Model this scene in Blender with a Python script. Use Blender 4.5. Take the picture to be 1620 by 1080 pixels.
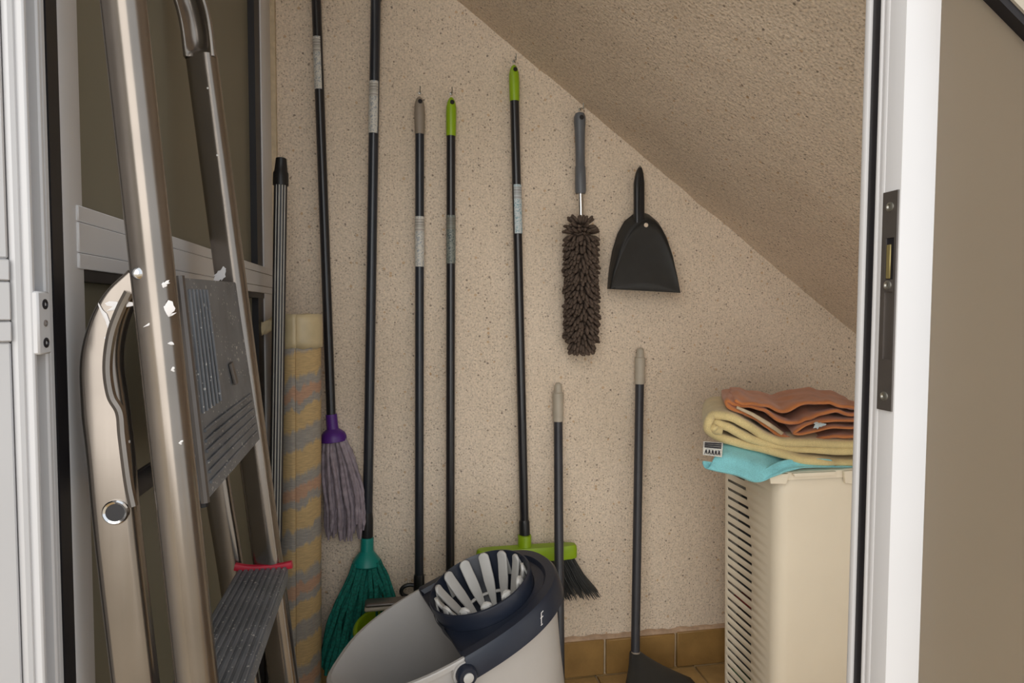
import bpy, bmesh, math, random
from mathutils import Vector, Matrix, noise
random.seed(7)
PI = math.pi
scene = bpy.context.scene
for o in list(bpy.data.objects): bpy.data.objects.remove(o)
COL = scene.collection

# ------------------------------------------------------------------ camera
FPX, ZC = 1010.0, 1.04
_a, _p, _r = math.radians(10.2), math.radians(2.7), math.radians(0.2)
FW = Vector((math.sin(_a)*math.cos(_p), math.cos(_a)*math.cos(_p), -math.sin(_p)))
RT0 = Vector((math.cos(_a), -math.sin(_a), 0)); UP0 = RT0.cross(FW)
RT = RT0*math.cos(_r) + UP0*math.sin(_r); UP = -RT0*math.sin(_r) + UP0*math.cos(_r)
EYE = Vector((0, 0, ZC))
cd = bpy.data.cameras.new('camera'); cd.sensor_width = 36; cd.lens = FPX/1620*36; cd.clip_start = .01
cam = bpy.data.objects.new('camera', cd); COL.objects.link(cam)
M = Matrix((RT, UP, -FW)).transposed().to_4x4(); M.translation = EYE; cam.matrix_world = M
scene.camera = cam
def at(x, y, **k):                      # where the sight line of a photo pixel meets a plane X=, Y= or Z=
    d = FW*FPX + RT*(x-810) - UP*(y-540)
    (ax, v), = k.items(); i = 'XYZ'.index(ax)
    return EYE + d*((v-EYE[i])/d[i])
def atd(x, y, d): return EYE + (FW*FPX + RT*(x-810) - UP*(y-540))/FPX*d

# ------------------------------------------------------------------ light
w = bpy.data.worlds.new('overcast_sky'); scene.world = w; w.use_nodes = True
w.node_tree.nodes['Background'].inputs[0].default_value = (.88, .94, 1.0, 1)
w.node_tree.nodes['Background'].inputs[1].default_value = 1.05
sd = bpy.data.lights.new('hazy_sun', 'SUN'); sd.energy = 2.7; sd.angle = math.radians(84); sd.color = (1, .95, .88)
so = bpy.data.objects.new('hazy_sun', sd); COL.objects.link(so)
so.rotation_euler = Vector((.53, .83, -.17)).to_track_quat('-Z', 'Y').to_euler(); so.location = (1, -3, 3)
vs = scene.view_settings
vs.view_transform = 'Standard'; vs.look = 'None'; vs.exposure = 0.0; vs.gamma = 1; vs.use_curve_mapping = False

# ------------------------------------------------------------------ materials
def nt(name):
    m = bpy.data.materials.new(name); m.use_nodes = True
    t = m.node_tree; return m, t, t.nodes['Principled BSDF']
def N(t, kind, **kw):
    n = t.nodes.new(kind)
    for k, v in kw.items():
        if k in n.inputs: n.inputs[k].default_value = v
        else: setattr(n, k, v)
    return n
def ramp(t, fac, stops, interp='LINEAR'):
    r = t.nodes.new('ShaderNodeValToRGB'); r.color_ramp.interpolation = interp
    e = r.color_ramp.elements
    while len(e) > 1: e.remove(e[-1])
    e[0].position = stops[0][0]; e[0].color = (*stops[0][1], 1)
    for p, c in stops[1:]:
        x = e.new(p); x.color = (*c, 1)
    t.links.new(fac, r.inputs[0]); return r.outputs[0]
def mixc(t, fac, a, b):
    n = t.nodes.new('ShaderNodeMix'); n.data_type = 'RGBA'
    for s, v in ((0, fac), (6, a), (7, b)):
        if hasattr(v, 'is_output'): t.links.new(v, n.inputs[s])
        elif s: n.inputs[s].default_value = (*v, 1)
        else: n.inputs[s].default_value = v
    return n.outputs[2]
def bump(t, b, h, strength=.3, dist=.002):
    n = N(t, 'ShaderNodeBump', Strength=strength, Distance=dist)
    t.links.new(h, n.inputs['Height']); t.links.new(n.outputs[0], b.inputs['Normal'])
def srgb(r, g, b):
    f = lambda c: (c/255/12.92) if c/255 <= .04045 else ((c/255+.055)/1.055)**2.4
    return (f(r), f(g), f(b))
def plain(name, c, rough=.5, metal=0, var=.06, scale=30, bstr=0, bscale=200, spec=.5, coat=0):
    m, t, b = nt(name); b.inputs['Roughness'].default_value = rough; b.inputs['Metallic'].default_value = metal
    b.inputs['Specular IOR Level'].default_value = spec; b.inputs['Coat Weight'].default_value = coat
    tc = N(t, 'ShaderNodeTexCoord'); n = N(t, 'ShaderNodeTexNoise', Scale=scale, Detail=3.0)
    t.links.new(tc.outputs['Object'], n.inputs['Vector'])
    lo = tuple(x*(1-var) for x in c); hi = tuple(min(1, x*(1+var)) for x in c)
    t.links.new(ramp(t, n.outputs[0], [(.3, lo), (.7, hi)]), b.inputs['Base Color'])
    if bstr:
        n2 = N(t, 'ShaderNodeTexNoise', Scale=bscale, Detail=4.0); t.links.new(tc.outputs['Object'], n2.inputs['Vector'])
        bump(t, b, n2.outputs[0], bstr, .002)
    return m
MT = {}
def roughcast(name, base):
    m, t, b = nt(name); b.inputs['Roughness'].default_value = .92; b.inputs['Specular IOR Level'].default_value = .2
    tc = N(t, 'ShaderNodeTexCoord'); o = tc.outputs['Object']
    big = N(t, 'ShaderNodeTexNoise', Scale=2.2, Detail=4.0); fine = N(t, 'ShaderNodeTexNoise', Scale=210, Detail=3.0, Roughness=.6)
    med = N(t, 'ShaderNodeTexNoise', Scale=75, Detail=3.0)
    for n in (big, fine, med): t.links.new(o, n.inputs['Vector'])
    dark = tuple(c*.80 for c in base); lite = tuple(min(1, c*1.17) for c in base)
    c1 = ramp(t, fine.outputs[0], [(.32, dark), (.5, base), (.70, lite)])
    c2 = mixc(t, .0, c1, base)
    st = ramp(t, big.outputs[0], [(.35, (.93, .91, .88)), (.62, (1.04, 1.03, 1.02))])
    mul = N(t, 'ShaderNodeMix', data_type='RGBA', blend_type='MULTIPLY'); mul.inputs[0].default_value = 1
    t.links.new(c2, mul.inputs[6]); t.links.new(st, mul.inputs[7]); col = mul.outputs[2]
    for sc, th, keep, tint in ((62, .17, .88, srgb(112, 96, 82)), (105, .20, .72, srgb(156, 138, 120)), (40, .11, .70, srgb(88, 78, 70)), (58, .22, .88, srgb(196, 162, 124)), (150, .3, .6, srgb(170, 152, 134))):
        v = N(t, 'ShaderNodeTexVoronoi', Scale=sc); 
        vm = N(t, 'ShaderNodeVectorMath', operation='ADD'); t.links.new(o, vm.inputs[0]); vm.inputs[1].default_value = (sc*.37, sc*.11, sc*.53)
        wob = N(t, 'ShaderNodeVectorMath', operation='MULTIPLY_ADD'); t.links.new(med.outputs['Color'], wob.inputs[0]); wob.inputs[1].default_value = (.006,)*3; t.links.new(vm.outputs[0], wob.inputs[2])
        t.links.new(wob.outputs[0], v.inputs['Vector'])
        near = N(t, 'ShaderNodeMath', operation='LESS_THAN'); t.links.new(v.outputs['Distance'], near.inputs[0]); near.inputs[1].default_value = th
        sep = N(t, 'ShaderNodeSeparateColor'); t.links.new(v.outputs['Color'], sep.inputs[0])
        pick = N(t, 'ShaderNodeMath', operation='GREATER_THAN'); t.links.new(sep.outputs[0], pick.inputs[0]); pick.inputs[1].default_value = keep
        both = N(t, 'ShaderNodeMath', operation='MULTIPLY'); t.links.new(near.outputs[0], both.inputs[0]); t.links.new(pick.outputs[0], both.inputs[1])
        f = N(t, 'ShaderNodeMath', operation='MULTIPLY'); t.links.new(both.outputs[0], f.inputs[0]); f.inputs[1].default_value = .7
        col = mixc(t, f.outputs[0], col, tint)
    t.links.new(col, b.inputs['Base Color'])
    v = N(t, 'ShaderNodeTexVoronoi', Scale=150); t.links.new(o, v.inputs['Vector'])
    ad = N(t, 'ShaderNodeMath', operation='MULTIPLY_ADD'); t.links.new(v.outputs['Distance'], ad.inputs[0]); ad.inputs[1].default_value = -.6; t.links.new(med.outputs[0], ad.inputs[2])
    ad2 = N(t, 'ShaderNodeMath', operation='ADD'); t.links.new(ad.outputs[0], ad2.inputs[0]); t.links.new(fine.outputs[0], ad2.inputs[1])
    bump(t, b, ad2.outputs[0], .5, .004)
    return m
MT['wall'] = roughcast('roughcast_beige', srgb(222, 206, 187))
MT['ceil'] = roughcast('roughcast_soffit', srgb(222, 206, 187))
MT['white'] = plain('white_aluminium', srgb(208, 206, 206), .38, 0, .02, 8)
MT['groove'] = plain('grey_joint', srgb(120, 112, 106), .6)
MT['gasket'] = plain('black_rubber', srgb(26, 24, 28), .45, 0, .1)
MT['steel'] = plain('grey_steel', srgb(118, 112, 108), .45, .75, .06, 40)
MT['screw'] = plain('zinc_screw', srgb(170, 168, 160), .35, .9)
MT['darkmetal'] = plain('dark_screw', srgb(52, 50, 54), .4, .6)
MT['brass'] = plain('brass_latch', srgb(176, 160, 108), .4, .7)
def tile_mat(name, c):
    m, t, b = nt(name); b.inputs['Roughness'].default_value = .45
    tc = N(t, 'ShaderNodeTexCoord'); n = N(t, 'ShaderNodeTexNoise', Scale=14, Detail=6.0, Roughness=.65); t.links.new(tc.outputs['Object'], n.inputs['Vector'])
    t.links.new(ramp(t, n.outputs[0], [(.28, tuple(x*.78 for x in c)), (.52, c), (.75, tuple(min(1, x*1.2) for x in c))]), b.inputs['Base Color'])
    bump(t, b, n.outputs[0], .15, .002); return m
MT['tile'] = tile_mat('ochre_tile', srgb(152, 118, 68))
MT['floortile'] = tile_mat('ochre_floor_tile', srgb(178, 146, 96))
MT['render'] = plain('smooth_render', srgb(176, 168, 154), .85, 0, .05, 12)
MT['paving'] = plain('pale_bounce_paving', srgb(202, 186, 162), .8, 0, .06, 6)  # unseen outer slab, made pale to bounce light up to the soffit
MT['bead'] = plain('stained_mortar', srgb(184, 156, 130), .9, 0, .2, 50, .5, 200)
MT['mortar'] = plain('light_mortar', srgb(196, 178, 150), .9, 0, .12, 60, .4, 220)
def glass_mat(name, c, tw=.22, tc_=None):
    m, t, b = nt(name); b.inputs['Roughness'].default_value = .42; b.inputs['Specular IOR Level'].default_value = .45
    tc = N(t, 'ShaderNodeTexCoord'); n = N(t, 'ShaderNodeTexNoise', Scale=3.5, Detail=5.0); t.links.new(tc.outputs['Object'], n.inputs['Vector'])
    t.links.new(ramp(t, n.outputs[0], [(.3, tuple(x*.92 for x in c)), (.7, tuple(x*1.06 for x in c))]), b.inputs['Base Color'])
    f = N(t, 'ShaderNodeTexNoise', Scale=420, Detail=2.0); t.links.new(tc.outputs['Object'], f.inputs['Vector']); bump(t, b, f.outputs[0], .06, .001)
    tr = N(t, 'ShaderNodeBsdfTranslucent'); tr.inputs[0].default_value = (*(tc_ or [min(1, x*1.6) for x in c]), 1)
    mx = t.nodes.new('ShaderNodeMixShader'); mx.inputs[0].default_value = tw
    out = t.nodes['Material Output']; t.links.new(b.outputs[0], mx.inputs[1]); t.links.new(tr.outputs[0], mx.inputs[2]); t.links.new(mx.outputs[0], out.inputs[0])
    return m
MT['frost'] = glass_mat('frosted_glass', srgb(132, 126, 109))
MT['frost2'] = glass_mat('frosted_glass_outer', srgb(138, 128, 112), .88, (.96, .95, .93))
def alu(name, c, rough, specks=.0):
    m, t, b = nt(name); b.inputs['Metallic'].default_value = .92
    tc = N(t, 'ShaderNodeTexCoord'); o = tc.outputs['Object']
    mp = N(t, 'ShaderNodeMapping'); mp.inputs['Scale'].default_value = (1, 1, .04); t.links.new(o, mp.inputs[0])
    n = N(t, 'ShaderNodeTexNoise', Scale=160, Detail=3.0); t.links.new(mp.outputs[0], n.inputs['Vector'])
    n2 = N(t, 'ShaderNodeTexNoise', Scale=14, Detail=4.0); t.links.new(o, n2.inputs['Vector'])
    base = ramp(t, n2.outputs[0], [(.3, tuple(x*.86 for x in c)), (.7, c)])
    rr = N(t, 'ShaderNodeMapRange'); rr.inputs[3].default_value = rough*.75; rr.inputs[4].default_value = rough*1.35; t.links.new(n.outputs[0], rr.inputs[0])
    t.links.new(rr.outputs[0], b.inputs['Roughness']); bump(t, b, n.outputs[0], .05, .001)
    v = N(t, 'ShaderNodeTexVoronoi', Scale=75); t.links.new(o, v.inputs['Vector'])
    lt = N(t, 'ShaderNodeMath', operation='LESS_THAN'); t.links.new(v.outputs['Distance'], lt.inputs[0]); lt.inputs[1].default_value = .11
    sp = N(t, 'ShaderNodeSeparateColor'); t.links.new(v.outputs['Color'], sp.inputs[0])
    g = N(t, 'ShaderNodeMath', operation='LESS_THAN'); t.links.new(sp.outputs[1], g.inputs[0]); g.inputs[1].default_value = specks
    k = N(t, 'ShaderNodeMath', operation='MULTIPLY'); t.links.new(lt.outputs[0], k.inputs[0]); t.links.new(g.outputs[0], k.inputs[1])
    t.links.new(mixc(t, k.outputs[0], base, (.8, .78, .74)), b.inputs['Base Color'])
    inv = N(t, 'ShaderNodeMath', operation='SUBTRACT'); inv.inputs[0].default_value = .92; t.links.new(k.outputs[0], inv.inputs[1]); t.links.new(inv.outputs[0], b.inputs['Metallic'])
    return m
MT['alu'] = alu('brushed_aluminium', srgb(150, 141, 132), .23, .05)
MT['chrome'] = plain('chrome', srgb(225, 225, 225), .12, 1)
def tread_mat(name, c):
    m, t, b = nt(name); b.inputs['Roughness'].default_value = .5; b.inputs['Metallic'].default_value = .35
    tc = N(t, 'ShaderNodeTexCoord'); o = tc.outputs['Object']; col = None
    n = N(t, 'ShaderNodeTexNoise', Scale=25, Detail=5.0); t.links.new(o, n.inputs['Vector'])
    col = ramp(t, n.outputs[0], [(.3, tuple(x*.8 for x in c)), (.7, tuple(x*1.15 for x in c))])
    for sc, th, keep in ((110, .16, .62), (60, .15, .72), (200, .2, .7)):
        v = N(t, 'ShaderNodeTexVoronoi', Scale=sc); t.links.new(o, v.inputs['Vector'])
        lt = N(t, 'ShaderNodeMath', operation='LESS_THAN'); t.links.new(v.outputs['Distance'], lt.inputs[0]); lt.inputs[1].default_value = th
        sp = N(t, 'ShaderNodeSeparateColor'); t.links.new(v.outputs['Color'], sp.inputs[0])
        g = N(t, 'ShaderNodeMath', operation='GREATER_THAN'); t.links.new(sp.outputs[0], g.inputs[0]); g.inputs[1].default_value = keep
        k = N(t, 'ShaderNodeMath', operation='MULTIPLY'); t.links.new(lt.outputs[0], k.inputs[0]); t.links.new(g.outputs[0], k.inputs[1])
        col = mixc(t, k.outputs[0], col, srgb(196, 194, 190))
    t.links.new(col, b.inputs['Base Color']); return m
MT['tread'] = tread_mat('grey_step', srgb(120, 122, 126))
MT['silver'] = plain('satin_silver', srgb(196, 194, 188), .4, .4)
MT['red'] = plain('red_plastic', srgb(186, 32, 56), .4)
MT['paint'] = plain('white_paint_splash', srgb(226, 222, 220), .7)
MT['black'] = plain('black_lacquer', srgb(30, 29, 33), .32, 0, .12, 20, coat=.3)
MT['blackblue'] = plain('black_blue_lacquer', srgb(36, 40, 48), .34, 0, .12, 20, coat=.3)
MT['charcoal'] = plain('charcoal_tube', srgb(50, 50, 55), .42, 0, .08, 20)
MT['blackplastic'] = plain('black_plastic', srgb(28, 28, 30), .38, 0, .12, 30)
MT['pan'] = plain('dustpan_plastic', srgb(40, 40, 39), .5, 0, .1, 40, .08, 300)
MT['beige'] = plain('beige_grip', srgb(176, 166, 150), .5)
MT['taupe'] = plain('taupe_grip', srgb(140, 128, 114), .5)
MT['lime'] = plain('lime_plastic', srgb(140, 172, 18), .38, 0, .05)
MT['purple'] = plain('purple_plastic', srgb(84, 38, 128), .4)
MT['teal'] = plain('teal_plastic', srgb(10, 132, 122), .38)
MT['tealcloth'] = plain('teal_cloth', srgb(8, 108, 96), .85, 0, .45, 190, .9, 230)
MT['lilac'] = plain('grey_lilac_yarn', srgb(150, 138, 146), .95, 0, .25, 60, .5, 300)
MT['greyhandle'] = plain('grey_rubber', srgb(94, 96, 100), .42)
MT['noodle'] = plain('brown_chenille', srgb(92, 79, 70), 1.0, 0, .2, 60, .5, 500, .1)
MT['bristle'] = plain('grey_bristle', srgb(62, 62, 62), .6, 0, .2, 50)
MT['navy'] = plain('navy_plastic', srgb(34, 40, 54), .36, 0, .06, 20)
MT['bucket'] = plain('pale_grey_plastic', srgb(190, 186, 182), .42, 0, .03, 10)
MT['finger'] = plain('light_grey_finger', srgb(196, 194, 190), .45, 0, .03, 20)
MT['cream'] = plain('cream_plastic', srgb(240, 228, 206), .42, 0, .02, 8)
def cloth(name, c, nap=650):
    m, t, b = nt(name); b.inputs['Roughness'].default_value = 1; b.inputs['Specular IOR Level'].default_value = .1
    b.inputs['Sheen Weight'].default_value = .3
    tc = N(t, 'ShaderNodeTexCoord'); n = N(t, 'ShaderNodeTexNoise', Scale=nap, Detail=2.0); n2 = N(t, 'ShaderNodeTexNoise', Scale=18, Detail=4.0)
    for q in (n, n2): t.links.new(tc.outputs['Object'], q.inputs['Vector'])
    a = ramp(t, n2.outputs[0], [(.3, tuple(x*.86 for x in c)), (.7, tuple(min(1, x*1.12) for x in c))])
    bb = ramp(t, n.outputs[0], [(.35, (.84,)*3), (.65, (1.08,)*3)])
    mul = N(t, 'ShaderNodeMix', data_type='RGBA', blend_type='MULTIPLY'); mul.inputs[0].default_value = 1
    t.links.new(a, mul.inputs[6]); t.links.new(bb, mul.inputs[7]); t.links.new(mul.outputs[2], b.inputs['Base Color'])
    bump(t, b, n.outputs[0], .5, .002); return m
MT['dkfill'] = cloth('dark_slot_fill', srgb(46, 42, 42)); MT['rdcloth'] = cloth('red_laundry', srgb(200, 62, 54)); MT['grcloth'] = cloth('green_laundry', srgb(84, 130, 78))  # the dark cloth is filler imitating shade behind the hamper slots
MT['orange'] = cloth('orange_towelling', srgb(196, 124, 74))
MT['yellow'] = cloth('yellow_towelling', srgb(218, 198, 144))
MT['cyan'] = cloth('cyan_towelling', srgb(136, 206, 214))
def rug_mat():
    m, t, b = nt('woven_rug'); b.inputs['Roughness'].default_value = .85
    tc = N(t, 'ShaderNodeTexCoord'); sep = N(t, 'ShaderNodeSeparateXYZ'); t.links.new(tc.outputs['Object'], sep.inputs[0])
    # columns of threads slip against one another (ikat): offset by a stepped noise of x
    mp = N(t, 'ShaderNodeMapping'); mp.inputs['Scale'].default_value = (30, 18, 6); t.links.new(tc.outputs['Object'], mp.inputs[0])
    nz = N(t, 'ShaderNodeTexNoise', Scale=1.0, Detail=4.0, Roughness=.7); t.links.new(mp.outputs[0], nz.inputs['Vector'])
    def mth(op, a, bv):
        n = N(t, 'ShaderNodeMath', operation=op)
        for i, v in enumerate((a, bv)):
            if hasattr(v, 'is_output'): t.links.new(v, n.inputs[i])
            else: n.inputs[i].default_value = v
        return n.outputs[0]
    z = mth('ADD', mth('MULTIPLY', sep.outputs[2], 1/.233), mth('MULTIPLY', nz.outputs[0], .36))
    z = mth('ADD', z, mth('MULTIPLY', sep.outputs[0], -1.4)); f = mth('FRACT', z, 0)
    och, blu, red, crm = srgb(204, 174, 124), srgb(152, 152, 152), srgb(190, 148, 126), srgb(196, 172, 130)
    col = ramp(t, f, [(0, och), (.21, och), (.25, blu), (.41, blu), (.45, och), (.64, och), (.67, blu), (.73, blu), (.76, red), (.85, red), (.88, blu), (.95, blu), (1, och)])
    n3 = N(t, 'ShaderNodeTexNoise', Scale=1.0, Detail=2.0); mp3 = N(t, 'ShaderNodeMapping'); mp3.inputs['Scale'].default_value = (420, 420, 26); t.links.new(tc.outputs['Object'], mp3.inputs[0]); t.links.new(mp3.outputs[0], n3.inputs['Vector'])
    col = mixc(t, mth('MULTIPLY', n3.outputs[0], .40), col, crm)
    n2 = N(t, 'ShaderNodeTexNoise', Scale=1.0, Detail=3.0); mp2 = N(t, 'ShaderNodeMapping'); mp2.inputs['Scale'].default_value = (60, 60, 420); t.links.new(tc.outputs['Object'], mp2.inputs[0]); t.links.new(mp2.outputs[0], n2.inputs['Vector'])
    sh = ramp(t, n2.outputs[0], [(.3, (.80, .80, .82)), (.7, (1.08, 1.07, 1.05))])
    mul = N(t, 'ShaderNodeMix', data_type='RGBA', blend_type='MULTIPLY'); mul.inputs[0].default_value = 1
    t.links.new(col, mul.inputs[6]); t.links.new(sh, mul.inputs[7]); t.links.new(mul.outputs[2], b.inputs['Base Color'])
    bump(t, b, n2.outputs[0], .3, .002); return m
MT['rug'] = rug_mat()
MT['wrap'] = plain('yellowed_plastic_wrap', srgb(206, 188, 150), .35, 0, .1, 25, .3, 60)
def sticker(name, paper, ink, lo):
    m, t, b = nt(name); b.inputs['Roughness'].default_value = .4
    tc = N(t, 'ShaderNodeTexCoord'); s = N(t, 'ShaderNodeSeparateXYZ'); t.links.new(tc.outputs['Generated'], s.inputs[0])
    w1 = N(t, 'ShaderNodeTexNoise', Scale=1.0, Detail=0.0); mp = N(t, 'ShaderNodeMapping'); mp.inputs['Scale'].default_value = (0, 0, 70); t.links.new(tc.outputs['Generated'], mp.inputs[0]); t.links.new(mp.outputs[0], w1.inputs['Vector'])
    bars = ramp(t, w1.outputs[0], [(.46, ink), (.52, paper)])
    w2 = N(t, 'ShaderNodeTexNoise', Scale=1.0, Detail=2.0); mp2 = N(t, 'ShaderNodeMapping'); mp2.inputs['Scale'].default_value = (5, 5, 30); t.links.new(tc.outputs['Generated'], mp2.inputs[0]); t.links.new(mp2.outputs[0], w2.inputs['Vector'])
    txt = ramp(t, w2.outputs[0], [(.36, lo), (.50, paper), (1, paper)])
    gt = N(t, 'ShaderNodeMath', operation='GREATER_THAN'); t.links.new(s.outputs[2], gt.inputs[0]); gt.inputs[1].default_value = .70
    gt2 = N(t, 'ShaderNodeMath', operation='LESS_THAN'); t.links.new(s.outputs[2], gt2.inputs[0]); gt2.inputs[1].default_value = .95
    g = N(t, 'ShaderNodeMath', operation='MULTIPLY'); t.links.new(gt.outputs[0], g.inputs[0]); t.links.new(gt2.outputs[0], g.inputs[1])
    t.links.new(mixc(t, g.outputs[0], txt, bars), b.inputs['Base Color']); return m
MT['stick'] = sticker('printed_sticker', srgb(206, 202, 192), srgb(120, 112, 108), srgb(150, 156, 162))
MT['stick2'] = sticker('faded_green_sticker', srgb(126, 130, 122), srgb(96, 86, 76), srgb(64, 76, 78))
MT['stick3'] = sticker('blue_white_sticker', srgb(196, 204, 206), srgb(120, 112, 108), srgb(120, 158, 170))
MT['tagprint'] = sticker('towel_tag_print', srgb(206, 206, 208), srgb(70, 72, 88), srgb(96, 98, 112))

# ------------------------------------------------------------------ mesh helpers
class MB:
    def __init__(s): s.v = []; s.f = []
    def add(s, vs, fs):
        k = len(s.v); s.v += [Vector(v) for v in vs]; s.f += [tuple(i+k for i in f) for f in fs]; return s
    def box(s, lo, hi):
        (a, b, c), (d, e, g) = lo, hi
        return s.add([(a,b,c),(d,b,c),(d,e,c),(a,e,c),(a,b,g),(d,b,g),(d,e,g),(a,e,g)], [(0,3,2,1),(4,5,6,7),(0,1,5,4),(1,2,6,5),(2,3,7,6),(3,0,4,7)])
    def rbox(s, lo, hi, bev=.003, seg=2):
        bm = bmesh.new(); bmesh.ops.create_cube(bm, size=1)
        for v in bm.verts: v.co = Vector([(lo[i]+hi[i])/2 + v.co[i]*(hi[i]-lo[i]) for i in range(3)])
        bmesh.ops.bevel(bm, geom=list(bm.edges), offset=bev, segments=seg, affect='EDGES', profile=.5)
        bm.verts.index_update(); s.add([v.co.copy() for v in bm.verts], [[v.index for v in f.verts] for f in bm.faces]); bm.free(); return s
    def sweep(s, path, prof, ref=(0,0,1), sc=None, cap=True, closed=False):
        path = [Vector(p) for p in path]; n = len(path); m = len(prof); ref = Vector(ref); k = len(s.v)
        for i, p in enumerate(path):
            if closed: t = path[(i+1) % n]-path[i-1]
            else: t = path[min(i+1, n-1)]-path[max(i-1, 0)]
            t.normalize(); a = ref-t*ref.dot(t)
            if a.length < 1e-5: a = t.orthogonal()
            a.normalize(); b = t.cross(a); q = sc[i] if sc else 1
            qa, qb = q if isinstance(q, (tuple, list)) else (q, q)
            for (u, w_) in prof: s.v.append(p + b*u*qb + a*w_*qa)
        R = n if closed else n-1
        for i in range(R):
            for j in range(m):
                a0 = k+i*m+j; a1 = k+i*m+(j+1) % m; b0 = k+((i+1) % n)*m+j; b1 = k+((i+1) % n)*m+(j+1) % m
                s.f.append((a0, a1, b1, b0))
        if cap and not closed: s.f.append(tuple(k+j for j in range(m))[::-1]); s.f.append(tuple(k+(n-1)*m+j for j in range(m)))
        return s
    def tube(s, path, r, n=12, sc=None, closed=False, ref=(0,0,1)): return s.sweep(path, circ(r, n), ref, sc, True, closed)
    def lathe(s, p0, ax, prof, n=20, cap=True):
        p0 = Vector(p0); ax = Vector(ax).normalized(); u = ax.orthogonal().normalized(); w_ = ax.cross(u); k = len(s.v)
        for (h, r) in prof:
            for j in range(n):
                a = 2*PI*j/n; s.v.append(p0+ax*h+(u*math.cos(a)+w_*math.sin(a))*r)
        for i in range(len(prof)-1):
            for j in range(n): s.f.append((k+i*n+j, k+i*n+(j+1) % n, k+(i+1)*n+(j+1) % n, k+(i+1)*n+j))
        if cap: s.f.append(tuple(k+j for j in range(n))[::-1]); s.f.append(tuple(k+(len(prof)-1)*n+j for j in range(n)))
        return s
    def grid(s, rows):
        k = len(s.v); n = len(rows[0])
        for r in rows: s.v += [Vector(p) for p in r]
        for i in range(len(rows)-1):
            for j in range(n-1): s.f.append((k+i*n+j, k+i*n+j+1, k+(i+1)*n+j+1, k+(i+1)*n+j))
        return s
    def prism(s, poly, off):
        off = Vector(off); n = len(poly); k = len(s.v); s.v += [Vector(p) for p in poly]+[Vector(p)+off for p in poly]
        s.f.append(tuple(k+i for i in range(n))); s.f.append(tuple(k+n+i for i in range(n))[::-1])
        for i in range(n): s.f.append((k+i, k+n+i, k+n+(i+1) % n, k+(i+1) % n))
        return s
    def xf(s, m): s.v = [m @ v for v in s.v]; return s
def circ(r, n=12): return [(r*math.cos(2*PI*i/n), r*math.sin(2*PI*i/n)) for i in range(n)]
def rrect(w_, h, r, n=4):
    out = []
    for cx, cy, a0 in ((w_/2-r, h/2-r, 0), (-w_/2+r, h/2-r, 90), (-w_/2+r, -h/2+r, 180), (w_/2-r, -h/2+r, 270)):
        for i in range(n+1):
            a = math.radians(a0+90*i/n); out.append((cx+r*math.cos(a), cy+r*math.sin(a)))
    return out
def smooth_path(pts, k=6):
    P = [Vector(p) for p in pts]; P = [P[0]*2-P[1]]+P+[P[-1]*2-P[-2]]; out = []
    for i in range(1, len(P)-2):
        for j in range(k):
            t = j/k; a, b, c, d = P[i-1:i+3]
            out.append(.5*((2*b)+(c-a)*t+(2*a-5*b+4*c-d)*t*t+(3*b-a-3*c+d)*t**3))
    out.append(P[-2]); return out
ORG = {}
def obj(name, mb, mat, parent=None, ang=38, stuff=False, weld=False):
    o0 = ORG.get(parent.name, Vector()) if parent else Vector()
    me = bpy.data.meshes.new(name); me.from_pydata([v-o0 for v in mb.v], [], mb.f); me.update()
    bm = bmesh.new(); bm.from_mesh(me)
    if weld: bmesh.ops.remove_doubles(bm, verts=bm.verts, dist=.0006)
    bmesh.ops.recalc_face_normals(bm, faces=bm.faces); bm.to_mesh(me); bm.free()
    me.materials.append(MT[mat]); me.shade_smooth()
    if ang is not None: me.set_sharp_from_angle(angle=math.radians(ang))
    o = bpy.data.objects.new(name, me); COL.objects.link(o)
    if parent: o.parent = parent; ORG[o.name] = o0
    if stuff: o['kind'] = 'stuff'
    return o
def solid(o, th, sub=0):
    m = o.modifiers.new('thickness', 'SOLIDIFY'); m.thickness = th; m.offset = 0
    if sub: s = o.modifiers.new('soft', 'SUBSURF'); s.levels = s.render_levels = sub
    return o
def thing(name, label, cat, loc, group=None):
    o = bpy.data.objects.new(name, None); COL.objects.link(o); o.location = loc; o.empty_display_size = .05
    ORG[o.name] = Vector(loc); o['label'] = label; o['category'] = cat
    if group: o['group'] = group
    return o
def tag(o, label, cat, group=None):
    o['label'] = label; o['category'] = cat
    if group: o['group'] = group
    return o
def struct(name, mb, mat, label, cat, ang=38):
    o = obj(name, mb, mat, None, ang); o['kind'] = 'structure'; o['label'] = label; o['category'] = cat; return o

# ------------------------------------------------------------------ the setting
D = 1.72                                    # back wall
XL = -.308                                  # inner face of the glazed partition
p1, p2 = at(722, 0, Y=D), at(1355, 530, Y=D)
SL = (p1.z-p2.z)/(p2.x-p1.x)                # fall of the stair soffit
def soffit(x): return p1.z-SL*(x-p1.x)
XFOOT = p1.x + p1.z/SL
# floor slab with single tiles
fl = struct('floor', MB().box((-3, -2.95, -.12), (4.5, D+.2, -.006)), 'paving', 'ochre tiled floor under the cleaning tools', 'floor')
TS = .30
tm = None
for i in range(-3, 9):
    for j in range(-2, 6):
        x0, y1 = -.045+i*TS, D-.012-j*TS
        if x0 > XFOOT-.2 or y1 < .1: continue
        t_ = obj('floor_tile', MB().rbox((x0+.002, y1-TS+.002, -.02), (x0+TS-.002, y1-.002, 0), .002, 1), 'floortile', fl)
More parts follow.
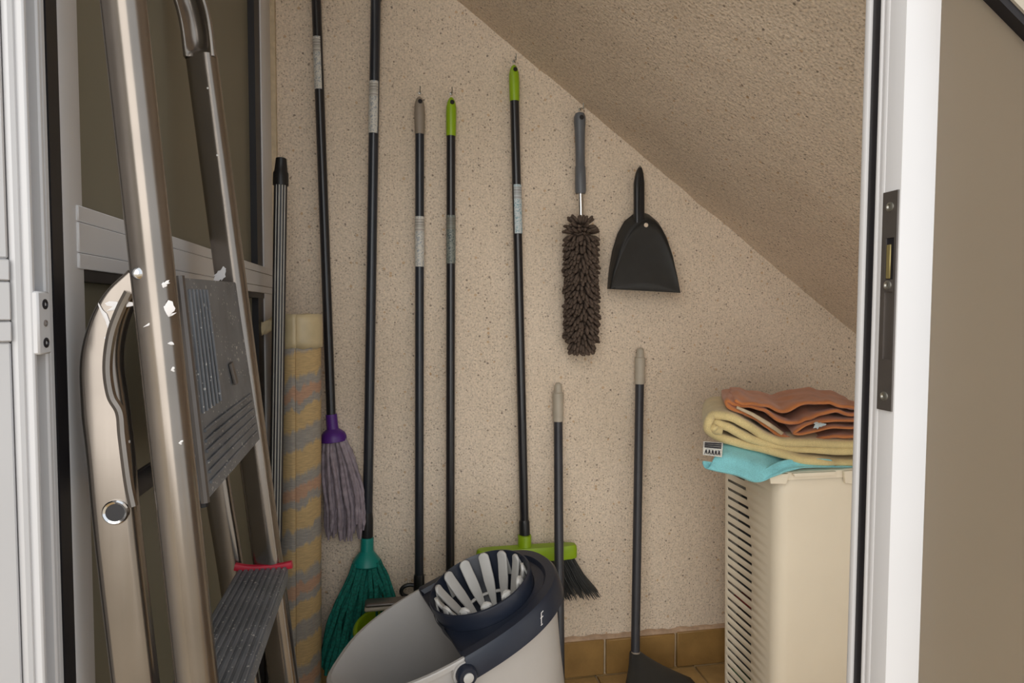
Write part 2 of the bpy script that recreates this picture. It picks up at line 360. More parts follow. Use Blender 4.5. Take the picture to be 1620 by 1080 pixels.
# back wall, gently uneven
rows = []
for k in range(25):
    z = 2.5*k/24
    rows.append([(-.62+3.6*i/48, D, z) for i in range(49)])
wb = MB().grid(rows); wb.add([(-.62, D+.15, 0), (2.98, D+.15, 0), (2.98, D+.15, 2.5), (-.62, D+.15, 2.5)], [(0, 3, 2, 1)])
struct('wall_back', wb, 'wall', 'beige roughcast wall speckled with dark grit behind the hanging brooms', 'wall')
# sloping soffit
rows = []
for i in range(121):
    x = -.62 + (XFOOT+.62)*i/120; r_ = []
    for j in range(41):
        y = .50 + (D+.012-.50)*j/40
        r_.append((x, y, soffit(x)+.004*noise.noise(Vector((x*16, y*16, 3)))+.003*noise.noise(Vector((x*45, y*45, 8)))))
    rows.append(r_)
ce = MB().grid(rows)
xa, xb = -.62, XFOOT
ce.prism([(xa, .50, soffit(xa)+.012), (xb, .50, .012), (xb, .50, .24), (xa, .50, soffit(xa)+.24)], (0, D-.50, 0))
struct('ceiling', ce, 'ceil', 'rough sloping underside of a staircase above the laundry hamper', 'ceiling', 60)
# skirting tiles
bb = struct('baseboard_back', MB().box((-.62, D-.006, 0), (XFOOT-.15, D, .107)), 'mortar', 'row of ochre skirting tiles along the rough back wall', 'baseboard')
j0 = at(957, 1020, Y=D-.012).x; j1 = at(1069, 1010, Y=D-.012).x; SW = j1-j0
for i in range(-6, 8):
    x0 = j0+i*SW
    if x0+SW > XFOOT-.14 or x0 < -1.0: continue
    dz = random.uniform(-.003, .003)
    obj('skirting_tile', MB().rbox((max(x0, -.6)+.0035, D-.016, .003), (x0+SW-.0035, D, .106+dz), .002, 1), 'tile', bb)
mr = [[], []]                                # ragged mortar bead above the tiles
for i in range(160):
    x = -.6+i*.017; a = .003+.007*noise.noise(Vector((x*30, 0, 0)))
    mr[0].append((x, D-.001, .104)); mr[1].append((x, D-.001, .112+a))
mb = MB().grid([[(x, y-.010, z) for x, y, z in mr[0]], [(x, y-.009, z-.003) for x, y, z in mr[1]], mr[1]])
obj('mortar_bead', mb, 'bead', bb)

# left glazed partition (window_1)
Y0, Y1 = at(106, 540, X=XL).y, D-.004
ya = at(138, 540, X=XL).y; yb = at(409, 300, X=XL).y; yb2 = at(417, 300, X=XL).y
zr0, zr1 = at(121, 424, X=XL).z, at(121, 324, X=XL).z
zt = 2.06
W1 = struct('window_1', MB().rbox((XL-.045, Y0, 0), (XL, ya, zt), .003), 'white', 'white framed frosted glass side panel behind the stepladder', 'window')
obj('stile', MB().rbox((XL-.045, yb2, 0), (XL, Y1, zt), .003), 'white', W1)
yr = at(121, 370, X=XL).y; h3 = (zr1-zr0)
ry1 = Y1-.006
for nm, a, b in (('rail_bead', zr0, zr0+h3*.245), ('rail_band', zr0+h3*.255, zr0+h3*.735), ('rail_bead', zr0+h3*.745, zr1)):
    obj(nm, MB().rbox((XL-.04, yr, a), (XL+.0022, ry1, b), .0010, 1), 'white', W1)
obj('rail_core', MB().box((XL-.04, yr+.002, zr0+.002), (XL+.0010, ry1-.002, zr1-.002)), 'groove', W1)
for a, b in ((.0, zr0), (zr1, zt)):
    pn = obj('pane', MB().box((XL-.024, ya-.004, a), (XL-.018, yb2+.004, b)), 'frost', W1)
    g = MB().box((XL-.018, yb, a), (XL-.004, yb2+.001, b)); obj('gasket', g, 'gasket', pn)
obj('gasket', MB().box((XL-.018, ya-.001, zr0-.012), (XL-.002, yb2, zr0)), 'gasket', W1)
obj('gasket', MB().box((XL-.03, at(89, 540, X=XL).y, 0), (XL-.0006, Y0, zt)), 'gasket', W1)
obj('plaster_edge', MB().rbox((XL-.04, Y1-.012, 0), (XL+.012, D, zt), .003), 'mortar', W1)
# left door post (trim_1): stepped white profile with a keeper plate
ys = [at(x, 540, X=XL).y for x in (53, 59, 74, 80, 89)]
T1 = struct('trim_1', MB().rbox((XL-.06, ys[0], 0), (XL-.012, ys[4], zt), .002), 'white', 'white stepped aluminium door post beside the frosted side panel', 'door frame')
obj('rib', MB().rbox((XL-.02, ys[0], 0), (XL, ys[1], zt), .0015, 1), 'white', T1)
obj('rib', MB().rbox((XL-.02, ys[2], 0), (XL+.000, ys[3], zt), .0015, 1), 'white', T1)
obj('rib', MB().rbox((XL-.02, ys[3]+.001, 0), (XL-.001, ys[4]-.001, zt), .0015, 1), 'white', T1)
za, zb = at(64, 560, X=XL).z, at(64, 461, X=XL).z
kp = obj('keeper_plate', MB().rbox((XL-.014, ys[0]+.001, za), (XL+.004, ys[2], zb), .0015, 1), 'white', T1); kp['label'] = 'small white keeper plate with two dark screws'
ym = at(64, 510, X=XL).y
for zz, m_, r_ in ((at(64, 481, X=XL).z, 'darkmetal', .0045), (at(64, 542, X=XL).z, 'darkmetal', .0045), (at(64, 511, X=XL).z, 'groove', .003)):
    obj('screw', MB().lathe((XL+.003, ym, zz), (1, 0, 0), [(0, r_), (.0015, r_), (.0022, r_*.6), (.0008, r_*.35)], 14), m_, kp)
# open door leaf at the far left (door_1), swung well back on its hinges
ld = Vector((-math.sin(math.radians(46)), -math.cos(math.radians(46)), 0)); ln_ = Vector((-ld.y, ld.x, 0)); hg = Vector((XL-.002, ys[0]-.002, 0))
def leaf_s(px):                             # distance along the leaf at which a photo column meets its face
    d_ = FW*FPX + RT*(px-810); t_ = (hg-EYE).dot(ln_)/d_.dot(ln_); return (EYE+d_*t_-hg).dot(ld)
def leaf_z(px, py):
    d_ = FW*FPX + RT*(px-810) - UP*(py-540); t_ = (hg-EYE).dot(ln_)/d_.dot(ln_); return (EYE+d_*t_).z
LMx = Matrix((ld, -ln_, Vector((0, 0, 1)))).transposed().to_4x4(); LMx.translation = hg
def leaf(lo, hi, bev=.002, seg=1): return MB().rbox(lo, hi, bev, seg).xf(LMx)
sg = leaf_s(21); sg2 = sg+.020; LW = .80
D1 = struct('door_1', leaf((.001, .003, .02), (sg-.001, .045, zt-.03), .003), 'white', 'white aluminium door leaf standing open at the left edge', 'door')
za, zb = leaf_z(8, 541), leaf_z(8, 409); h3 = zb-za
for nm, a, b in (('rail_bead', za, za+h3*.25), ('rail_band', za+h3*.258, za+h3*.73), ('rail_bead', za+h3*.738, zb)):
    obj(nm, leaf((sg, .002, a), (LW-.06, .04, b), .0012), 'white', D1)
for a, b in ((.08, za), (zb, zt-.09)):
    obj('glazing_bead', leaf((sg, .004, a), (sg2, .04, b)), 'white', D1)
    obj('door_panel', leaf((sg2, .016, a), (LW-.06, .03, b), .001), 'cream' if a < .5 else 'frost', D1)
obj('stile', leaf((LW-.06, .003, .02), (LW, .045, zt-.03), .003), 'white', D1)
obj('rail_band', leaf((sg, .004, .022), (LW-.06, .042, .085)), 'white', D1)
obj('rail_band', leaf((sg, .004, zt-.095), (LW-.06, .042, zt-.032)), 'white', D1)

# right door post with strike plate (trim_2)
YF = .60; XJ = at(1418, 540, Y=YF).x
yj = [at(x, 540, X=XJ).y for x in (1394, 1379, 1366, 1358)]
XF = at(1472, 540, Y=YF).x
def slope_top(x): return soffit(x)-.055
def post(x0, x1, y0, y1, bev=.002):
    bm = MB().rbox((x0, y0, 0), (x1, y1, 1), bev)
    bm.v = [Vector((v.x, v.y, v.z*slope_top(v.x))) for v in bm.v]; return bm
T2 = struct('trim_2', post(XJ, XF, YF, yj[0]+.03, .0012), 'white', 'white aluminium door post carrying the steel strike plate', 'door frame')
obj('rib', post(XJ-.001, XJ+.02, yj[0]+.001, yj[0]+.009), 'white', T2)
obj('rib', post(XJ-.002, XJ+.02, yj[0]+.0095, yj[1]), 'white', T2)
obj('gasket', post(XJ-.001, XJ+.018, yj[1], yj[2]), 'gasket', T2)
obj('rib', post(XJ-.004, XJ+.02, yj[2], yj[3]), 'white', T2)
ztp, zbt = at(1410, 303, X=XJ).z, at(1403, 649, X=XJ).z
y0s, y1s = at(1417, 540, X=XJ).y+.001, yj[0]+.001
L = ztp-zbt
# plate with two real cut-outs
def plate_seg(f0, f1): return MB().box((XJ-.0022, y0s, zbt+L*f0), (XJ+.001, y1s, zbt+L*f1))
sp = MB()
fr = [(0, .235, 0), (.235, .545, 1), (.545, .60, 0), (.60, .79, 1), (.79, 1, 0)]
for a, b, hole in fr:
    if not hole: sp.box((XJ-.0022, y0s, zbt+L*a), (XJ+.001, y1s, zbt+L*b))
    else:
        q = (y1s-y0s)
        sp.box((XJ-.0022, y0s, zbt+L*a), (XJ+.001, y0s+q*.16, zbt+L*b)); sp.box((XJ-.0022, y1s-q*.28, zbt+L*a), (XJ+.001, y1s, zbt+L*b))
sp = obj('strike_plate', sp, 'steel', T2); sp['label'] = 'grey steel strike plate with two cut-outs'
q = y1s-y0s
obj('latch_pocket', MB().box((XJ-.0006, y0s+q*.16, zbt+L*.235), (XJ+.0012, y1s-q*.28, zbt+L*.545)), 'steel', sp)
obj('latch_pocket', MB().box((XJ-.0006, y0s+q*.16, zbt+L*.60), (XJ+.0012, y1s-q*.28, zbt+L*.79)), 'darkmetal', sp)
obj('latch_tongue', MB().rbox((XJ-.0016, y0s+q*.42, zbt+L*.605), (XJ+.001, y1s-q*.30, zbt+L*.76), .0005, 1), 'brass', sp)
for f in (.065, .575, .93):
    zz = zbt+L*f; yy = (y0s+y1s)/2
    obj('screw', MB().lathe((XJ-.002, yy, zz), (-1, 0, 0), [(0, .0052), (.0012, .005), (.0018, .003), (.0006, .0015)], 14), 'screw', sp)
# head of the doorway, following the stair, and the fixed glazing on the right (window_2)
def slope_bar(x0, x1, dz0, dz1, y0, y1):
    return MB().prism([(x0, y0, soffit(x0)+dz0), (x1, y0, soffit(x1)+dz0), (x1, y0, soffit(x1)+dz1), (x0, y0, soffit(x0)+dz1)], (0, y1-y0, 0))
pg = at(1590, 20, Y=.612); gap = soffit(pg.x)-pg.z
struct('trim_3', slope_bar(XL-.06, XJ, -.06, .012, YF, YF+.05), 'white', 'white sloping head bar of the doorway under the stair', 'door frame')
xe = XFOOT-.25
W2 = struct('window_2', slope_bar(XF, xe, -gap+.006, .012, YF, YF+.05), 'render', 'fixed frosted glass beside the door post with sloping top', 'window')
obj('pane', MB().prism([(XF-.005, .616, .03), (xe-.1, .616, .03), (xe-.1, .616, soffit(xe-.1)-gap), (XF-.005, .616, soffit(XF)-gap)], (0, .006, 0)), 'frost2', W2)
obj('gasket', slope_bar(XF, xe-.1, -gap-.005, -gap+.007, YF+.003, YF+.02), 'gasket', W2)
obj('sill', MB().rbox((XF, YF, 0), (xe, YF+.05, .05), .003), 'white', W2)

# ------------------------------------------------------------------ stepladder
LA, LB = .645, 1.0
def on_line(a, b, z): t = (z-a.z)/(b.z-a.z); return a+(b-a)*t
A0, A1 = at(195, 0, Y=LA), at(312, 1080, Y=LA)
B0, B1 = at(319, 90, Y=LB), at(449, 1080, Y=LB)
fa, fb = on_line(A0, A1, 0), on_line(B0, B1, 0)
SL_ = thing('stepladder', 'paint-spattered aluminium stepladder folded against the frosted side panel', 'stepladder', ((fa.x+fb.x)/2, (fa.y+fb.y)/2, 0))
def dprof(w_, d):                            # rail section: flat back, rounded nose towards the climber
    return [(x, y) for x, y in rrect(w_, d, min(w_, d)*.42, 6)]
ztopB = B0.z; ztopA = ztopB
pa = on_line(A0, A1, ztopA)
obj('front_rail', MB().sweep([fa+Vector((0, 0, .02)), on_line(A0, A1, .7), pa], dprof(.030, .038), (.88, -.47, 0)), 'alu', SL_, 30)
obj('front_rail', MB().sweep([fb+Vector((0, 0, .02)), on_line(B0, B1, .7), on_line(B0, B1, ztopB)], dprof(.030, .042), (.97, -.24, 0)), 'alu', SL_, 30)
# hand hoop: pressed channel rising from both rails and bending back; the hollow faces the room
pb = on_line(B0, B1, ztopB)
def hoop(base, pts, name):
    P = smooth_path(pts, 8); mb_ = MB(); rows_ = []
    for i_, p_ in enumerate(P):
        t_ = (P[min(i_+1, len(P)-1)]-P[max(i_-1, 0)]).normalized(); a_ = (Vector((1, 0, 0))-t_*t_.x).normalized(); b_ = t_.cross(a_)
        dp = .012*min(1, max(0, (i_-1)/3.5))**.5; hw_ = .0205
        pr2 = [(-.0135, -hw_), (-.0150, -hw_*.86), (-.0140, -hw_*.72), (-.0135+dp*.75, -hw_*.5), (-.0135+dp, 0), (-.0135+dp*.75, hw_*.5), (-.0140, hw_*.72), (-.0150, hw_*.86), (-.0135, hw_), (0, hw_*1.02), (.010, hw_*.8), (.013, hw_*.3), (.013, -hw_*.3), (.010, -hw_*.8), (0, -hw_*1.02)]
        rows_.append([p_+b_*u2+a_*w2_ for u2, w2_ in pr2+pr2[:1]])
    mb_.grid(rows_); mb_.f.append(tuple(range(15))); k_ = (len(P)-1)*16; mb_.f.append(tuple(k_+i_ for i_ in range(15)))
    return obj(name, mb_, 'alu', SL_, 50)
ptop = (pa+pb)/2+Vector((-.075, 0, .20)); ptop.x = max(ptop.x, XL+.03)
hoop(pb, [pb+Vector((0, 0, -.004)), at(313, 45, Y=LB), at(302, 0, Y=LB), at(287, -40, Y=LB-.012), pb.lerp(ptop, .55)+Vector((.006, 0, .06)), ptop+Vector((0, .01, 0))], 'hand_hoop')
hoop(pa, [pa+Vector((0, 0, -.004)), pa+Vector((-.006, 0, .05)), pa+Vector((-.014, .012, .11)), pa.lerp(ptop, .55)+Vector((.006, 0, .06)), ptop+Vector((0, -.01, 0))], 'hand_hoop')
# rear legs
def rear(pts, w_, d): return MB().sweep(smooth_path(pts, 6), rrect(w_, d, min(w_, d)*.4, 5), (1, 0, 0))
YR = .668
rp = [at(x, y, Y=YR) for x, y in ((222, 442), (192, 472), (172, 515), (162, 570), (167, 640), (176, 720), (184, 810), (195, 910), (215, 1080))]
ft = rp[-1]+(rp[-1]-rp[-2])*((rp[-1].z-.02)/(rp[-2].z-rp[-1].z)); rp.append(ft)
sc_ = [(.72, 1)]*3
rn = MB(); sp_ = smooth_path(rp, 6); ks = []
for i in range(len(sp_)):
    u = i/6; ks.append((.62+.38*min(1, max(0, (u-.6)/3.6)), 1))
rn.sweep(sp_, rrect(.022, .040, .008, 5), (1, 0, 0), ks); rl = obj('rear_leg', rn, 'alu', SL_, 30)
lip = [at(x, y, Y=YR-.011) for x, y in ((204, 462), (190, 490), (176, 530), (170, 580), (176, 625), (190, 652), (194, 690), (203, 760), (211, 800))]
obj('rolled_edge', MB().tube(smooth_path(lip, 6), .0045, 8, ref=(1, 0, 0)), 'alu', rl)
hc = at(183, 810, Y=YR-.012)
obj('pivot_ring', MB().lathe(hc+Vector((0, .004, 0)), (0, -1, 0), [(0, .0118), (.005, .0118), (.0065, .0105), (.0055, .0085), (-.002, .008)], 24, False), 'chrome', rl)
obj('pivot_bore', MB().lathe(hc, (0, -1, 0), [(-.002, .0084), (.0012, .0084)], 20), 'gasket', rl)
r2 = [at(x, y, Y=LB+.005) for x, y in ((305, 470), (325, 640), (347, 790), (362, 880), (392, 1080))]
f2 = r2[-1]+(r2[-1]-r2[-2])*((r2[-1].z-.02)/(r2[-2].z-r2[-1].z)); r2.append(f2)
obj('rear_leg', rear(r2, .022, .036), 'alu', SL_, 30)
zc_ = at(215, 775, Y=YR).z
obj('rear_brace', MB().sweep([on_line(rp[5], rp[6], zc_)+Vector((.012, .004, 0)), Vector((-.262, LB, zc_))], rrect(.006, .026, .002, 2)), 'darkmetal', SL_)
obj('rear_brace', MB().sweep([Vector((ft.x-.005, YR+.006, .22)), Vector((f2.x, LB, .22))], rrect(.006, .026, .002, 2)), 'darkmetal', SL_)
# folded platform between the rails
q = [at(278, 440, Y=.70), at(365, 447, Y=.975), at(404, 695, Y=.975), at(318, 792, Y=.70)]
nrm = (q[1]-q[0]).cross(q[3]-q[0]).normalized()
if nrm.x < 0: nrm = -nrm
pl = MB().prism([p-nrm*.006 for p in q], nrm*.012); plat = obj('platform', pl, 'tread', SL_)
def onp(u, v): return q[0]*(1-u)*(1-v)+q[1]*u*(1-v)+q[2]*u*v+q[3]*(1-u)*v
rb = MB()
for i in range(6):                           # long ribs on the left, cross ribs at the bottom
    u = .07+i*.055; rb.sweep([onp(u, .05)+nrm*.0065, onp(u, .62-.0*i)+nrm*.0065], rrect(.0034, .0034, .001, 1), nrm)
for i in range(6):
    v = .70+i*.048; rb.sweep([onp(.06, v)+nrm*.0065, onp(.95, v)+nrm*.0065], rrect(.0034, .0034, .001, 1), nrm)
obj('tread_ribs', rb, 'tread', plat)['kind'] = 'stuff'
obj('catch', MB().sweep([onp(.62, .46)+nrm*.006, onp(.64, .58)+nrm*.008], rrect(.004, .012, .001, 1), (0, 1, 0)), 'steel', plat)
obj('platform_edge', MB().tube([onp(.0, -.01)+nrm*.004, onp(0, 1.01)+nrm*.004], .0045, 8, ref=(1, 0, 0)), 'steel', plat)
obj('platform_foot', MB().tube([onp(.02, 1.0), onp(.02, 1.035)], .005, 8, ref=(1, 0, 0)), 'gasket', plat)
# treads
ze = at(425, 895, Y=.99).z
def tread(z):
    xa_, xb_ = on_line(A0, A1, z).x, on_line(B0, B1, z).x
    o_ = Vector((0, 0, 0)); lft, rgt = -.040, .036
    P = [Vector((xa_+lft, LA+.012, z)), Vector((xa_+rgt, LA+.012, z)), Vector((xb_+rgt-.005, LB-.014, z)), Vector((xb_+lft, LB-.014, z))]
    tr = obj('tread', MB().prism([p-Vector((0, 0, .022)) for p in P], (0, 0, .020)), 'tread', SL_)
    rib = MB()
    for i in range(9):
        u = .06+i*.11; rib.sweep([P[0].lerp(P[1], u)+Vector((0, 0, -.001)), P[3].lerp(P[2], u)+Vector((0, 0, -.001))], rrect(.0055, .003, .001, 1))
    obj('tread_ribs', rib, 'tread', tr)['kind'] = 'stuff'
    for a, b in ((P[0], P[1]), (P[3], P[2])):
        d_ = (b-a).normalized()
        c = obj('end_trim', MB().sweep(smooth_path([a-d_*.004+Vector((0, 0, .004)), a.lerp(b, .3)+Vector((0, 0, -.001)), a.lerp(b, .8)+Vector((0, 0, -.001)), b+d_*.006+Vector((0, 0, .002))], 4), rrect(.010, .011, .003, 2)), 'red', tr); c['label'] = 'red plastic end trim'
tread(ze); tread(ze-.235); tread(max(.13, ze-.47))
# rivets, paint
rv = at(218, 432, Y=LA-.0135)
obj('rivet', MB().lathe(rv+Vector((0, .002, 0)), (0, -1, 0), [(0, .0056), (.002, .0056), (.004, .004), (.005, .0015)], 16), 'chrome', SL_)
for xf_, yf_ in ((fa.x, LA), (fb.x, LB), (ft.x, YR), (f2.x, LB+.005)):
    obj('rubber_foot', MB().rbox((xf_-.022, yf_-.0145, 0), (xf_+.022, yf_+.0145, .04), .004), 'gasket', SL_)
def blob(c, rx, rz, tilt, seed, nrm_=(0, -1, 0)):
    rnd = random.Random(seed); n = 18; m = Vector(nrm_).normalized(); u = Vector((0, 0, 1)).cross(m).normalized(); v = m.cross(u)
    ct, st = math.cos(tilt), math.sin(tilt); ring = []
    for i in range(n):
        a = 2*PI*i/n; k = 1+.35*rnd.uniform(-1, 1)+.25*math.sin(3*a+seed)
        x, y = rx*k*math.cos(a), rz*k*math.sin(a); ring.append(c+u*(x*ct-y*st)+v*(x*st+y*ct))
    b = MB(); b.add(ring+[c+m*.0012], [(i, (i+1) % n, n) for i in range(n)]); return b
pb_ = MB()
def addblob(b): pb_.add(b.v, b.f)
for i, (x, y, rx, rz, ti) in enumerate(((259, 450, .005, .003, .5), (262, 487, .006, .008, .8), (252, 503, .012, .0035, .45), (266, 543, .003, .004, .9), (272, 585, .003, .002, .4), (284, 700, .003, .002, .3))):
    addblob(blob(at(x, y, Y=LA-.0145), rx*.9, rz*.9, ti, i+1, (.15, -1, 0)))
for i, (x, y, rx, rz, ti) in enumerate(((189, 484, .011, .004, .1), (168, 505, .0022, .012, .35), (173, 530, .0025, .007, -.3))):
    addblob(blob(at(x, y, Y=YR-.0118), rx, rz, ti, i+20))
for i, (x, y, rx, rz, ti) in enumerate(((355, 428, .006, .016, -.7), (350, 436, .009, .006, .3), (374, 560, .004, .004, .3), (377, 512, .004, .005, .3))):
    addblob(blob(at(x, y, Y=LB-.0142), rx, rz, ti, i+40))
obj('paint_spatter', pb_, 'paint', SL_, None, True)['label'] = 'white paint splashes'

# ------------------------------------------------------------------ rug roll and telescopic pole in the corner
rc = at(476, 1000, Y=1.60); rx, ry = rc.x, 1.60
RR = thing('rolled_rug', 'rolled ochre and blue-grey woven rug standing upright in the corner', 'rug', (rx, ry, 0))
def spiral(R, turns=2.6, th=.0085, n=90):
    return [((R-th*turns*(1-i/n))*math.cos(2*PI*turns*i/n+.9), (R-th*turns*(1-i/n))*math.sin(2*PI*turns*i/n+.9)) for i in range(n+1)]
ztr = at(476, 500, Y=1.60).z; sp2 = spiral(.053)
rows = []
for k in range(15):
    z = .004+(ztr-.03)*k/14; sx = rx+(.010*(z/ztr)-.004)
    rows.append([(sx+x*(1+.02*noise.noise(Vector((x*20, y*20, z*6)))), ry+y, z) for x, y in sp2])
solid(obj('rug', MB().grid(rows), 'rug', RR, 60), .006)
rows = []
for k in range(6):
    z = ztr-.075+.08*k/5
    rows.append([(rx+.008+x*1.07*(1+.03*noise.noise(Vector((x*40, y*40, z*30)))), ry+y*1.07, z+.004*noise.noise(Vector((x*50, y*50, k)))) for x, y in sp2[-37:]])
wr = solid(obj('plastic_wrap', MB().grid(rows), 'wrap', RR, 60), .002); wr['label'] = 'crumpled yellowed plastic wrap at the top of the roll'
rows = []                                    # torn loose flap of the wrap
for k in range(6):
    z = ztr-.032+.032*k/5
    rows.append([Vector((rx-.048-.030*i/5, ry-.02-.01*i/5+.004*math.sin(i*1.7+k), z-.003*i+.004*noise.noise(Vector((i*.9, k*.9, 2))))) for i in range(6)])
solid(obj('wrap_flap', MB().grid(rows), 'wrap', RR, 60), .002)
tp = at(445, 248, Y=1.52); tb = at(436, 840, Y=1.50); tdir = (tb-tp).normalized(); tft = tp+tdir*((tp.z-.01)/-tdir.z)
TP = thing('telescopic_pole', 'slim telescopic pole with silver stripes and black grip in the corner', 'pole', tft)
g1 = at(444, 292, Y=1.52)
obj('tube', MB().tube([g1, tft], .0145, 16, ref=(1, 0, 0)), 'charcoal', TP)
sv = MB()
for a in (-118, -92, -66, -40):
    o_ = Vector((math.cos(math.radians(a)), math.sin(math.radians(a)), 0))*.0138
    sv.sweep([g1+o_, tft+o_], rrect(.0034, .003, .001, 1), (1, 0, 0))
obj('silver_rib', sv, 'silver', TP)['label'] = 'silver stripes along the tube'
ax = (tp-g1).normalized(); ln = (tp-g1).length
obj('grip', MB().lathe(g1-ax*.002, ax, [(0, .017), (ln*.45, .0165), (ln*.5, .0145), (ln*.8, .0125), (ln*.97, .0115), (ln, .008)], 18), 'blackplastic', TP)

# ------------------------------------------------------------------ long-handled tools on the wall
YW = D-.022
def pole_part(parent, a, b, r, mat, name='handle'): return obj(name, MB().tube([a, b], r, 18, ref=(1, 0, 0)), mat, parent)
def sticker_part(parent, a, b, r, mat, arc=(-150, -30), axis=None):
    if axis:
        p_, q_ = axis; a, b = [p_+(q_-p_)*((z_-p_.z)/(q_.z-p_.z)) for z_ in (a.z, b.z)]
    d = (b-a).normalized(); u = Vector((1, 0, 0)); u = (u-d*u.dot(d)).normalized(); w_ = Vector((0, 1, 0)); w_ = (w_-d*w_.dot(d)).normalized()
    rows = []
    for p in (a, a.lerp(b, .5), b):
        rows.append([p+(u*math.cos(math.radians(t))+w_*math.sin(math.radians(t)))*(r+.0008) for t in [arc[0]+(arc[1]-arc[0])*i/10 for i in range(11)]])
    o = obj('sticker', MB().grid(rows), mat, parent, 60); o['label'] = 'printed paper sticker'; return o
def grip_capsule(parent, top, bot, r, mat):
    ax = (top-bot).normalized(); L_ = (top-bot).length
    o = obj('grip', MB().lathe(bot, ax, [(0, r*.96), (.004, r), (L_*.55, r*1.06), (L_*.74, r*1.02), (L_*.87, r*.82), (L_*.96, r*.52), (L_, r*.2)], 20), mat, parent)
    c = bot+ax*L_*.84+Vector((.0015, -r*.78, 0))
    obj('hanging_hole', MB().lathe(c, (0, -1, .25), [(0, .0056), (.003, .0056)], 14), 'gasket', o)
    return o
HOOKS = []
def hook(px, py, where):
    p = at(px, py, Y=D-.004)
    h_ = obj('wall_hook', MB().tube(smooth_path([p+Vector((0, .006, .004)), p+Vector((0, -.014, .003)), p+Vector((0, -.030, -.004)), p+Vector((0, -.034, .010))], 5), .0014, 6, ref=(1, 0, 0)).lathe(p+Vector((0, .003, .004)), (0, -1, 0), [(0, .004), (.0025, .0035), (.003, .001)], 10), 'screw')
    tag(h_, where, 'hook', 'wire hooks on the roughcast wall')
# purple mop
r_ = .0118
a, b = at(496, -120, Y=YW), at(524, 660, Y=YW-.004)
PM = thing('string_mop', 'string mop with purple collar and grey-lilac yarn next to the rug roll', 'mop', (b.x, YW, at(540, 858, Y=YW).z))
pole_part(PM, a, b, r_, 'black')
obj('grip', MB().lathe(a, (a-b).normalized(), [(-.06, .0145), (.02, .0145), (.05, .012), (.06, .005)], 16), 'blackplastic', PM)
sticker_part(PM, at(501, 60, Y=YW), at(505.5, 143, Y=YW), r_+.0003, 'stick', (-178, -55), (a, b))
n0 = at(524, 655, Y=YW-.004); n1 = at(528, 697, Y=YW-.006); dd = (n1-n0); ll = dd.length; dd.normalize()
obj('collar', MB().lathe(n0, dd, [(0, .0145), (ll*.55, .0150), (ll*.62, .022), (ll*.72, .030), (ll*.85, .0335), (ll, .0335), (ll*1.02, .030)], 24), 'purple', PM)
st = MB(); rnd = random.Random(3)
for i in range(64):
    a_ = rnd.uniform(0, 2*PI); q_ = math.sqrt(rnd.random()); ox, oy = math.cos(a_)*q_, math.sin(a_)*q_
    base = n1+Vector((ox*.028, oy*.020-.004, 0)); Ln = rnd.uniform(.225, .275)*(1-.05*q_)
    pts = []
    for k in range(8):
        t = k/7; sp_w = 1+1.0*math.sin(min(1, t*1.7)*PI/2)
        pts.append(Vector((n1.x+.002+ox*.026*sp_w+.024*min(1, t*1.5)*.95+.006*noise.noise(Vector((i*3.1, t*3, 0))), min(D-.008, n1.y+oy*.016*sp_w-.004+.005*noise.noise(Vector((i*3.1, t*3, 9)))), n1.z+.006-Ln*t)))
    pts = smooth_path(pts, 3); ks = [1+.14*((j % 2)*2-1) for j in range(len(pts))]; ks[-1] = .5
    st.tube(pts, .0050, 6, ks, ref=(1, 0, 0))
obj('yarn', st, 'lilac', PM, 60, True)
# teal mop
a, b = at(596, -100, Y=YW), at(581, 855, Y=YW-.005)
TM = thing('strip_mop', 'teal mop of soft textured strips hanging head down left of the bucket', 'mop', (b.x, YW, at(560, 1050, Y=YW).z))
r_ = .0128
pole_part(TM, a, b, r_, 'blackblue')
obj('ferrule', MB().lathe(at(581.5, 810, Y=YW-.005), (at(581, 855, Y=YW-.005)-at(581.5, 810, Y=YW-.005)).normalized(), [(0, .013), (.02, .0148), (.065, .0150)], 16), 'blackplastic', TM)
obj('grip', MB().lathe(at(594.6, 0, Y=YW), (a-b).normalized(), [(0, .0145), (.05, .0150), (.12, .0145), (.15, .006)], 16), 'blackplastic', TM)
sticker_part(TM, at(592, 130, Y=YW), at(590.5, 212, Y=YW), r_+.0003, 'stick', (-170, -45), (a, b))
n0 = at(581, 850, Y=YW-.006); n1 = at(580, 892, Y=YW-.012); dd = (n1-n0); ll = dd.length; dd.normalize()
obj('collar', MB().lathe(n0, dd, [(0, .0165), (ll*.5, .0172), (ll*.62, .024), (ll*.82, .035), (ll*1.0, .0385), (ll*1.04, .036)], 24), 'teal', TM)
st = MB(); rnd = random.Random(5)
for i in range(36):
    fx = -1+2*((i*11) % 36)/35; lay = (i % 3); yo = (-.030, -.016, -.002)[lay]+rnd.uniform(-.006, .005)
    Ln = rnd.uniform(.25, .285) if fx < .1 else rnd.uniform(.15, .22)
    drift = -.062*(1-max(0, fx)*1.1)+.020*max(0, fx)
    pts = []
    for k in range(9):
        t = k/8; wob = .011*noise.noise(Vector((i*2.3, t*3, 4)))
        x = n1.x+fx*(.032+.030*min(1, t*2.2))+drift*t**1.15+wob
        pts.append(Vector((x, n1.y+yo*(.6+.6*min(1, t*2.5))+.004*noise.noise(Vector((i*2.3, t*4, 7))), n1.z+.010-Ln*t)))
    pts = smooth_path(pts, 4)
    ks = [(1+.2*math.sin(j*1.6+i), (.75+.25*min(1, j/8))*(1-.45*max(0, (j/len(pts)-.85)/.15))) for j in range(len(pts))]
    st.sweep(pts, rrect(.0125, .0075, .0032, 3), (.4*math.sin(i*2.1), 1, 0), ks)
obj('cloth_strips', st, 'tealcloth', TM, 60, True)
